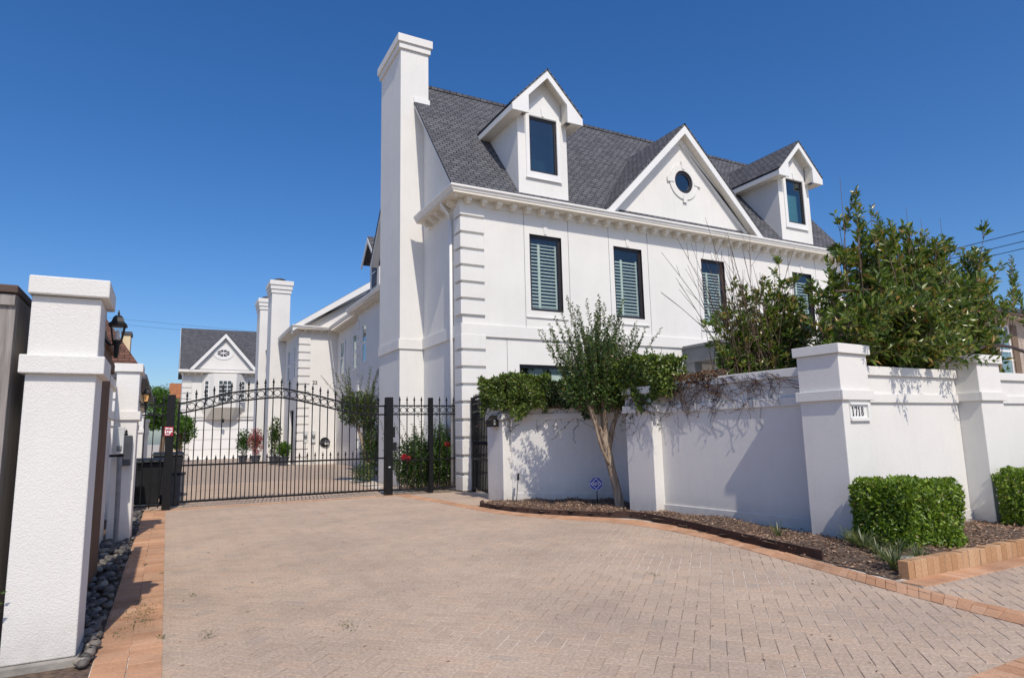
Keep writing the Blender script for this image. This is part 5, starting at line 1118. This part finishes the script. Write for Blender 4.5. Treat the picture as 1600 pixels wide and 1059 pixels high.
shrub('overhanging_shrub', 'lower spread of the evergreen shrub overhanging the wall beside the numbered pillar', (8.8, 5.7, 1.5), [(7.55, 4.72, 2.52), (8.0, 4.62, 2.56), (8.5, 4.6, 2.6), (9.0, 4.7, 2.62), (9.25, 4.9, 2.8), (8.2, 4.9, 2.85), (8.9, 5.0, 3.1), (9.7, 5.3, 2.9), (7.9, 5.2, 2.7), (10.6, 5.4, 3.0)], 190, .125, 'leaf_shrub', .9, 12, .26, .8, 0, .35)
tops_tw = [(7.7, 7.6, 3.2), (7.8, 7.6, 2.6), (9.9, 7.2, 2.9), (8.5, 7.5, 4.1), (8.9, 7.5, 3.6), (9.4, 7.4, 4.0), (9.7, 7.4, 3.5), (9.2, 7.3, 2.7), (8.4, 7.2, 2.5)]
n = 80; OV = [o for o in COL.objects if o.name == 'overhanging_shrub'][0]; P0 = np.stack([rng.uniform(7.5, 9.25, n), rng.uniform(5.0, 5.35, n), rng.uniform(2.15, 2.75, n)], 1); D0 = unit(np.stack([rng.normal(0, .3, n), np.full(n, -1.0), rng.normal(.18, .22, n)], 1))
sm, lv = shoot_tree(P0, D0, rng.uniform(.45, .88, n), rng.normal(0, .06, (n, 3)), .007, .125, .36, .032, .15, 2, .9, .6); sm.build('overhanging_twigs', 'twig', OV); npmesh('overhanging_leaves', lv[0], lv[1], 'leaf_shrub', OV)
t, _ = shrub('twiggy_shrub', 'half bare twiggy shrub with sparse leaves left of the large evergreen', (8.7, 7.5, .2), tops_tw, 230, .115, 'leaf_shrub', .58, 13, .26)
m = MB()
for k in range(70):                                     # tall leafless whips
    p = np.array([rng.uniform(8.2, 9.2), rng.uniform(7.2, 7.8), rng.uniform(1.2, 2.2)]); a = rng.uniform(0, 6.28); s = rng.uniform(.05, .5); d = np.array([math.cos(a) * s - rng.uniform(0, .55), math.sin(a) * s * .6, 1]); P = bez(p, unit(d), rng.uniform(1.2, 2.7), rng.normal(0, .07, 3)); m.tube([tuple(x) for x in P], [.008, .0075, .0065, .0055, .0045, .003], n=4, cap=False)
    for j in (2, 3, 4):
        e = P[j] + unit(d + rng.normal(0, .4, 3)) * rng.uniform(.15, .5); m.tube([tuple(P[j]), tuple(e)], [.0045, .0025], n=4, cap=False)
m.build('bare_whips', 'twig', t)
n = 26; tp = np.array([(9.55, 6.1, 4.95), (9.62, 6.1, 4.7), (9.7, 6.1, 4.5), (10.3, 6.1, 4.55), (10.1, 6.1, 4.45), (10.8, 6.1, 4.5), (11.3, 6.0, 4.5), (11.6, 6.0, 4.45), (12.2, 5.9, 4.15), (12.35, 5.9, 4.3), (12.5, 5.9, 4.2), (13.3, 5.8, 4.2), (13.5, 5.8, 4.25), (13.6, 5.8, 4.05)]); tp = tp[rng.integers(0, len(tp), n)] + rng.normal(0, .07, (n, 3)); D0 = unit(rng.normal(0, .16, (n, 3)) + [.03, 0, 1]); L0 = rng.uniform(.8, 1.25, n)
sm, lv = shoot_tree(tp - D0 * L0[:, None], D0, L0, rng.normal(0, .05, (n, 3)), .008, .135, .34, .022, .2, 2, .85, .75); BS = [o for o in COL.objects if o.name == 'large_shrub'][0]; sm.tube([(8.8, 6.1, 3.3), (10.5, 6.1, 3.5), (12.0, 5.95, 3.3), (13.6, 5.8, 3.2)], .02, n=6); [sm.tube([(float(a[0]), float(a[1]), float(a[2])), (float(a[0]), float(a[1]), 3.3)], .006, n=4) for a in tp - D0 * L0[:, None]]; sm.build('upright_shoots', 'twig', BS); npmesh('shoot_leaves', lv[0], lv[1], 'leaf_shrub', BS)
wh = MB()
for x, z in ((9.2, 5.2), (9.55, 5.05), (9.9, 4.8), (10.9, 4.95), (11.3, 4.8), (11.9, 4.9)):
    wh.tube([(x - .1, 6.1, 2.8), (x - .02, 6.1, z - .8), (x, 6.1, z)], [.009, .006, .003], n=4, cap=False)
wh.build('bare_whips', 'twig', [o for o in COL.objects if o.name == 'large_shrub'][0])
# clipped box hedges
def box_hedge(label, x0, x1, y0, y1, z0, z1, n):
    t = thing('clipped_hedge', label, 'hedge', ((x0 + x1) / 2, (y0 + y1) / 2, 0), 'clipped hedges in the brick edged bed')
    A = np.array([(y1 - y0) * (z1 - z0)] * 2 + [(x1 - x0) * (z1 - z0)] * 2 + [(x1 - x0) * (y1 - y0)] * 2); f = rng.choice(6, n, p=A / A.sum() * 1.0); U = rng.uniform(0, 1, (n, 3))
    for k in range(3):
        lo, hi = f == 2 * k, f == 2 * k + 1; U[lo, k] = 0; U[hi, k] = 1
    nn = np.zeros((n, 3)); nn[np.arange(n), f // 2] = np.where(f % 2 == 0, -1, 1)
    S_ = np.array([x1 - x0, y1 - y0, z1 - z0]); X = np.array([x0, y0, z0]) + U * S_; c = np.array([(x0 + x1) / 2, (y0 + y1) / 2, (z0 + z1) / 2]); h = S_ / 2
    r = (X - c) / h; rr = np.linalg.norm(r ** 4, axis=1) ** .25; X = c + h * r / np.maximum(rr, .98)[:, None] ** .8      # softened corners
    wob = .018 * np.sin(X[:, :1] * 9 + X[:, 2:] * 6) + .018 * np.sin(X[:, 1:2] * 11 - X[:, 2:] * 8 + 1) + .010 * np.sin(X[:, :1] * 23 + X[:, 2:] * 19); X = X + nn * wob - nn * np.abs(rng.normal(0, .035, (n, 1))) + nn * .02
    D = nn * .45 + rng.normal(0, .7, (n, 3)) + [0, 0, .2]; L = .042 * rng.uniform(.65, 1.2, n); parts = [leaves(X, D, L, L * .62, .12, nn + rng.normal(0, .42, (n, 3)))]
    k = n // 2; Y_ = c + h * rng.uniform(-.9, .9, (k, 3)); parts.append(leaves(Y_, rng.normal(size=(k, 3)), .045, .026)); V, F = join(parts); npmesh('foliage', V, F, 'leaf_box', t)
    m = MB()
    for k in range(26):
        p = np.array([rng.uniform(x0 + .2, x1 - .2), rng.uniform(y0 + .15, y1 - .15), 0]); e = c + h * rng.uniform(-.85, .85, 3); e[2] = z1 - .12; m.tube([tuple(p), tuple((p + e) / 2 + rng.normal(0, .03, 3)), tuple(e)], [.012, .009, .004], n=5, cap=False)
    m.build('stems', 'twig', t); return t
box_hedge('square clipped green hedge in front of the numbered pillar', 6.50, 7.46, 3.93, 4.60, -.02, .665, 17000)
box_hedge('clipped green hedge cut by the right edge of the photo', 9.32, 11.4, 3.95, 4.55, -.02, .66, 21000)
# strap-leaved tufts
def tuft(x, y, n, L, label, group='grass tufts at the bed corner', mat='leaf_grass'):
    t = []; z = .03
    for k in range(n):
        a = rng.uniform(0, 2 * math.pi); l = L * rng.uniform(.6, 1.1); lean = rng.uniform(.2, 1.0); w = .0055; d = Vector((math.cos(a), math.sin(a), 0)); s = Vector((-d.y, d.x, 0)) * w; b = Vector((x, y, z)) + d * rng.uniform(0, .035); V = []
        for j in range(5):
            u = j / 4; p = b + d * (l * lean * u ** 1.3) + Vector((0, 0, l * (u - .62 * lean * u ** 2.4))); k_ = 1 - u ** 3; V += [tuple(p - s * k_), tuple(p + s * k_)]
        t.append((np.array(V), np.array([[2 * j, 2 * j + 1, 2 * j + 3, 2 * j + 2] for j in range(4)])))
    V, F = join(t); tag(npmesh('grass_tuft', V, F, mat, loc=(x, y, z)), label, 'grass', group)
for x, y, n, L, lb in ((6.40, 4.52, 80, .30, 'dark grass tuft nearest the foot of the numbered pillar'), (6.22, 4.28, 90, .31, 'full grass tuft between the pillar foot and the clipped hedge'), (6.10, 4.05, 60, .22, 'yellowing grass tuft behind the broken stone'), (6.33, 3.98, 70, .24, 'grass tuft tight against the front corner of the hedge'), (5.66, 3.62, 80, .27, 'grass tuft at the sharp tip of the bed by the brick kerb'), (5.90, 3.86, 50, .17, 'straw coloured short tuft beside the broken stone'), (6.03, 3.62, 70, .24, 'grass tuft leaning over the first kerb bricks')): tuft(x, y, n, L, lb)
tuft(6.36, 5.42, 22, .24, 'lone small grass tuft in the mulch by the long white wall', 'grass tufts in the mulch')
# roses behind the fence
rb = thing('rose_bush', 'leafy rose bush with red blooms behind the fixed iron fence', 'bush', (5.6, 15.1, 0))
n = 150; P0 = np.stack([rng.uniform(4.95, 6.2, n), rng.uniform(14.8, 15.5, n), np.full(n, .05)], 1); D = unit(np.stack([rng.normal(0, .28, n), rng.normal(0, .2, n) - .05, np.ones(n)], 1)); bend = rng.normal(0, .12, (n, 3))
Lr = rng.uniform(.7, 1.65, n) * np.where(P0[:, 0] > 5.6, 1.12, .95); sm, lv = shoot_tree(P0, D, Lr, bend, .007, .062, .62, .05, .15, 3, 1.0, .3); sm.build('canes', 'stem_brown', rb)
V, F = join([lv, cloud(4200, (5.35, 15.05, .66), (.58, .4, .62), .06, .62, .9), cloud(4600, (5.98, 15.0, .82), (.42, .36, .75), .06, .62, .9)]); npmesh('foliage', V, F, 'leaf_rose', rb)
for k, (x, y, z) in enumerate([(6.38, 14.75, 1.62), (6.30, 14.72, 1.60), (6.22, 14.75, 1.64), (6.15, 14.72, 1.42), (6.02, 14.75, 1.08), (4.92, 14.72, .82), (5.02, 14.7, .78), (6.42, 14.8, 1.58)]):
    V, F = cloud(70, (x, y, z), (.055, .05, .045), .05, .8, .6); npmesh('bloom', V, F, 'petal_red', rb)
# young crape myrtle behind the gate
c2 = thing('crape_myrtle', 'slender leafy tree behind the right end of the arched gate', 'tree', (5.35, 19.6, 0))
m = MB(); m.tube(catmull([(5.42, 19.6, 0), (5.32, 19.6, .8), (5.12, 19.55, 1.5), (4.98, 19.5, 2.1)], 5), .045, n=7, cap=False).tube(catmull([(5.42, 19.6, .1), (5.50, 19.6, 1.0), (5.48, 19.6, 2.0)], 5), .035, n=7, cap=False).tube(catmull([(5.36, 19.62, .6), (5.30, 19.7, 1.4), (5.30, 19.8, 2.2)], 5), .03, n=7, cap=False); m.build('trunk', 'bark', c2, smooth=True)
n = 46; ang = rng.uniform(0, 2 * math.pi, n); til = rng.uniform(.05, .8, n); P0 = np.stack([5.15 + .25 * np.cos(ang), 19.6 + .25 * np.sin(ang), rng.uniform(1.6, 2.3, n)], 1); D = np.stack([np.sin(til) * np.cos(ang), np.sin(til) * np.sin(ang), np.cos(til)], 1)
sm, lv = shoot_tree(P0, D, rng.uniform(.7, 1.5, n), rng.normal(0, .06, (n, 3)), .008, .075, .55, .05, .1, 2); sm.build('twigs', 'stem_brown', c2)
V, F = join([lv, cloud(3600, (5.15, 19.6, 2.15), (.66, .5, .55), .08, .55, .9), cloud(2600, (5.5, 19.6, 1.0), (.30, .3, 1.0), .08, .55, .8), cloud(500, (5.15, 19.3, .25), (.3, .3, .25), .09, .4, .8)]); npmesh('crown', V, F, 'leaf_myrtle', c2)
# pots by the row houses
def pot_plant(name, label, x, y, h, r, mat, cat='plant'):
    t = thing(name, label, cat, (x, y, 0), 'potted plants by the row houses'); MB().lathe((x, y, 0), [(.20, 0), (.27, .38), (.30, .40), (.30, .45)], 14).build('pot', 'slate_box', t); m = MB(); m.tube([(x, y, .42), (x, y, h * .6)], .03); m.build('stem', 'stem_brown', t)
    V, F = cloud(1100, (x, y, .5 + (h - .5) / 2), (r, r, (h - .4) / 2), .13, .55, 1.1); npmesh('foliage', V, F, mat, t)
pot_plant('flowering_plant', 'pink flowering pot plant by the chimney of the row house', 4.72, 41.6, 2.0, .42, 'petal_pink'); pot_plant('potted_cypress', 'narrow green potted cypress left of the row house quoins', 5.25, 37.9, 2.6, .33, 'leaf_myrtle'); pot_plant('potted_shrub', 'small bright green potted shrub at the row house corner', 5.45, 35.9, 1.15, .32, 'leaf_tree')
pot_plant('potted_shrub', 'green pot plant spilling left beside the pink flowers', 4.2, 43.5, 2.0, .42, 'leaf_rose')
# trees behind the left wall
def bg_tree(label, x, y, z0, z1, r, n, seed, mat='leaf_tree'):
    g = np.random.default_rng(seed); t = thing('background_tree', label, 'tree', (x, y, 0)); m = MB(); m.tube([(x, y, 0), (x + .1, y, z0 + .3), (x, y, (z0 + z1) / 2)], [.16, .12, .06], n=7); parts = []
    for k in range(16):
        u = unit(g.normal(size=3)); c = np.array([x, y, (z0 + z1) / 2]) + u * np.array([r, r, (z1 - z0) / 2]) * g.uniform(.45, .85); m.tube([(x, y, (z0 * 2 + z1) / 3), tuple(c)], [.05, .015], n=5); parts.append(cloud(n // 16, c, np.array([.42, .42, .36]) * r * g.uniform(.8, 1.2), .17, .5, 1.0))
    m.build('trunk', 'stem_brown', t); V, F = join(parts); npmesh('crown', V, F, mat, t)
bg_tree('bright green tree behind the left wall near the gate post', -.30, 44, 1.5, 5.2, 1.12, 6500, 3); bg_tree('lower bright green tree beside the far white house corner', .75, 50, .6, 3.6, 1.0, 5000, 4); bg_tree('darker tree behind the orange roofed house', .2, 90, 4, 8.1, 3.2, 5000, 6, 'leaf_myrtle'); bg_tree('spreading tree rising above the left wall', -2.9, 50, 2, 5.0, 1.5, 4200, 5)
wd = thing('weed', 'small bright weed sprouting at the foot of the far left gate', 'weed', (-.86, 4.8, .3)); V, F = cloud(14, (-.875, 4.66, .62), (.05, .04, .05), .06, .5); npmesh('leaves', V, F, 'leaf_tree', wd); V, F = cloud(12, (-.80, 4.63, .42), (.03, .03, .09), .05, .5); npmesh('lower_leaves', V, F, 'leaf_myrtle', wd); MB().tube([(-.87, 4.7, .1), (-.86, 4.66, .4), (-.875, 4.66, .62)], .004, n=4).build('stem', 'stem_brown', wd)

# litter and small weeds on the paving
C = []
while len(C) < 420:
    x, y = rng.uniform(.1, 6.5), rng.uniform(2.2, 14)
    if inside(main_poly, x, y): C.append((x, y, .004))
C = np.array(C); n = len(C); V, F = leaves(C, rng.normal(size=(n, 3)) * [1, 1, .05], rng.uniform(.008, .035, n), rng.uniform(.004, .012, n), .15, rng.normal(0, .2, (n, 3)) + [0, 0, 1])
tag(npmesh('leaf_litter', V, F, 'leaf_dry'), 'scattered dry leaf litter lying on the brick paving', 'leaf litter', kind='stuff')
C = []
for cx_, cy_, r_, k_ in ((-.10, 5.9, .13, 260), (-.08, 5.55, .10, 160), (.03, 5.0, .03, 40), (.3, 4.9, .05, 40), (1.15, 4.6, .06, 50), (.25, 6.2, .04, 30), (.02, 7.4, .02, 30), (-.135, 8.0, .01, 40), (3.9, 4.7, .05, 40), (-.2, 5.25, .06, 60)):
    for _ in range(k_): C.append((cx_ + rng.normal(0, r_ * .5), cy_ + rng.normal(0, r_ * 1.3), .004))
C = np.array(C); n = len(C); V, F = leaves(C, rng.normal(size=(n, 3)) * [1, 1, .3] + [0, 0, .35], rng.uniform(.008, .032, n), rng.uniform(.003, .006, n), .1)
tag(npmesh('joint_weeds', V, F, 'leaf_grass'), 'straw and small weeds caught in the joints of the paving', 'weeds', kind='stuff')
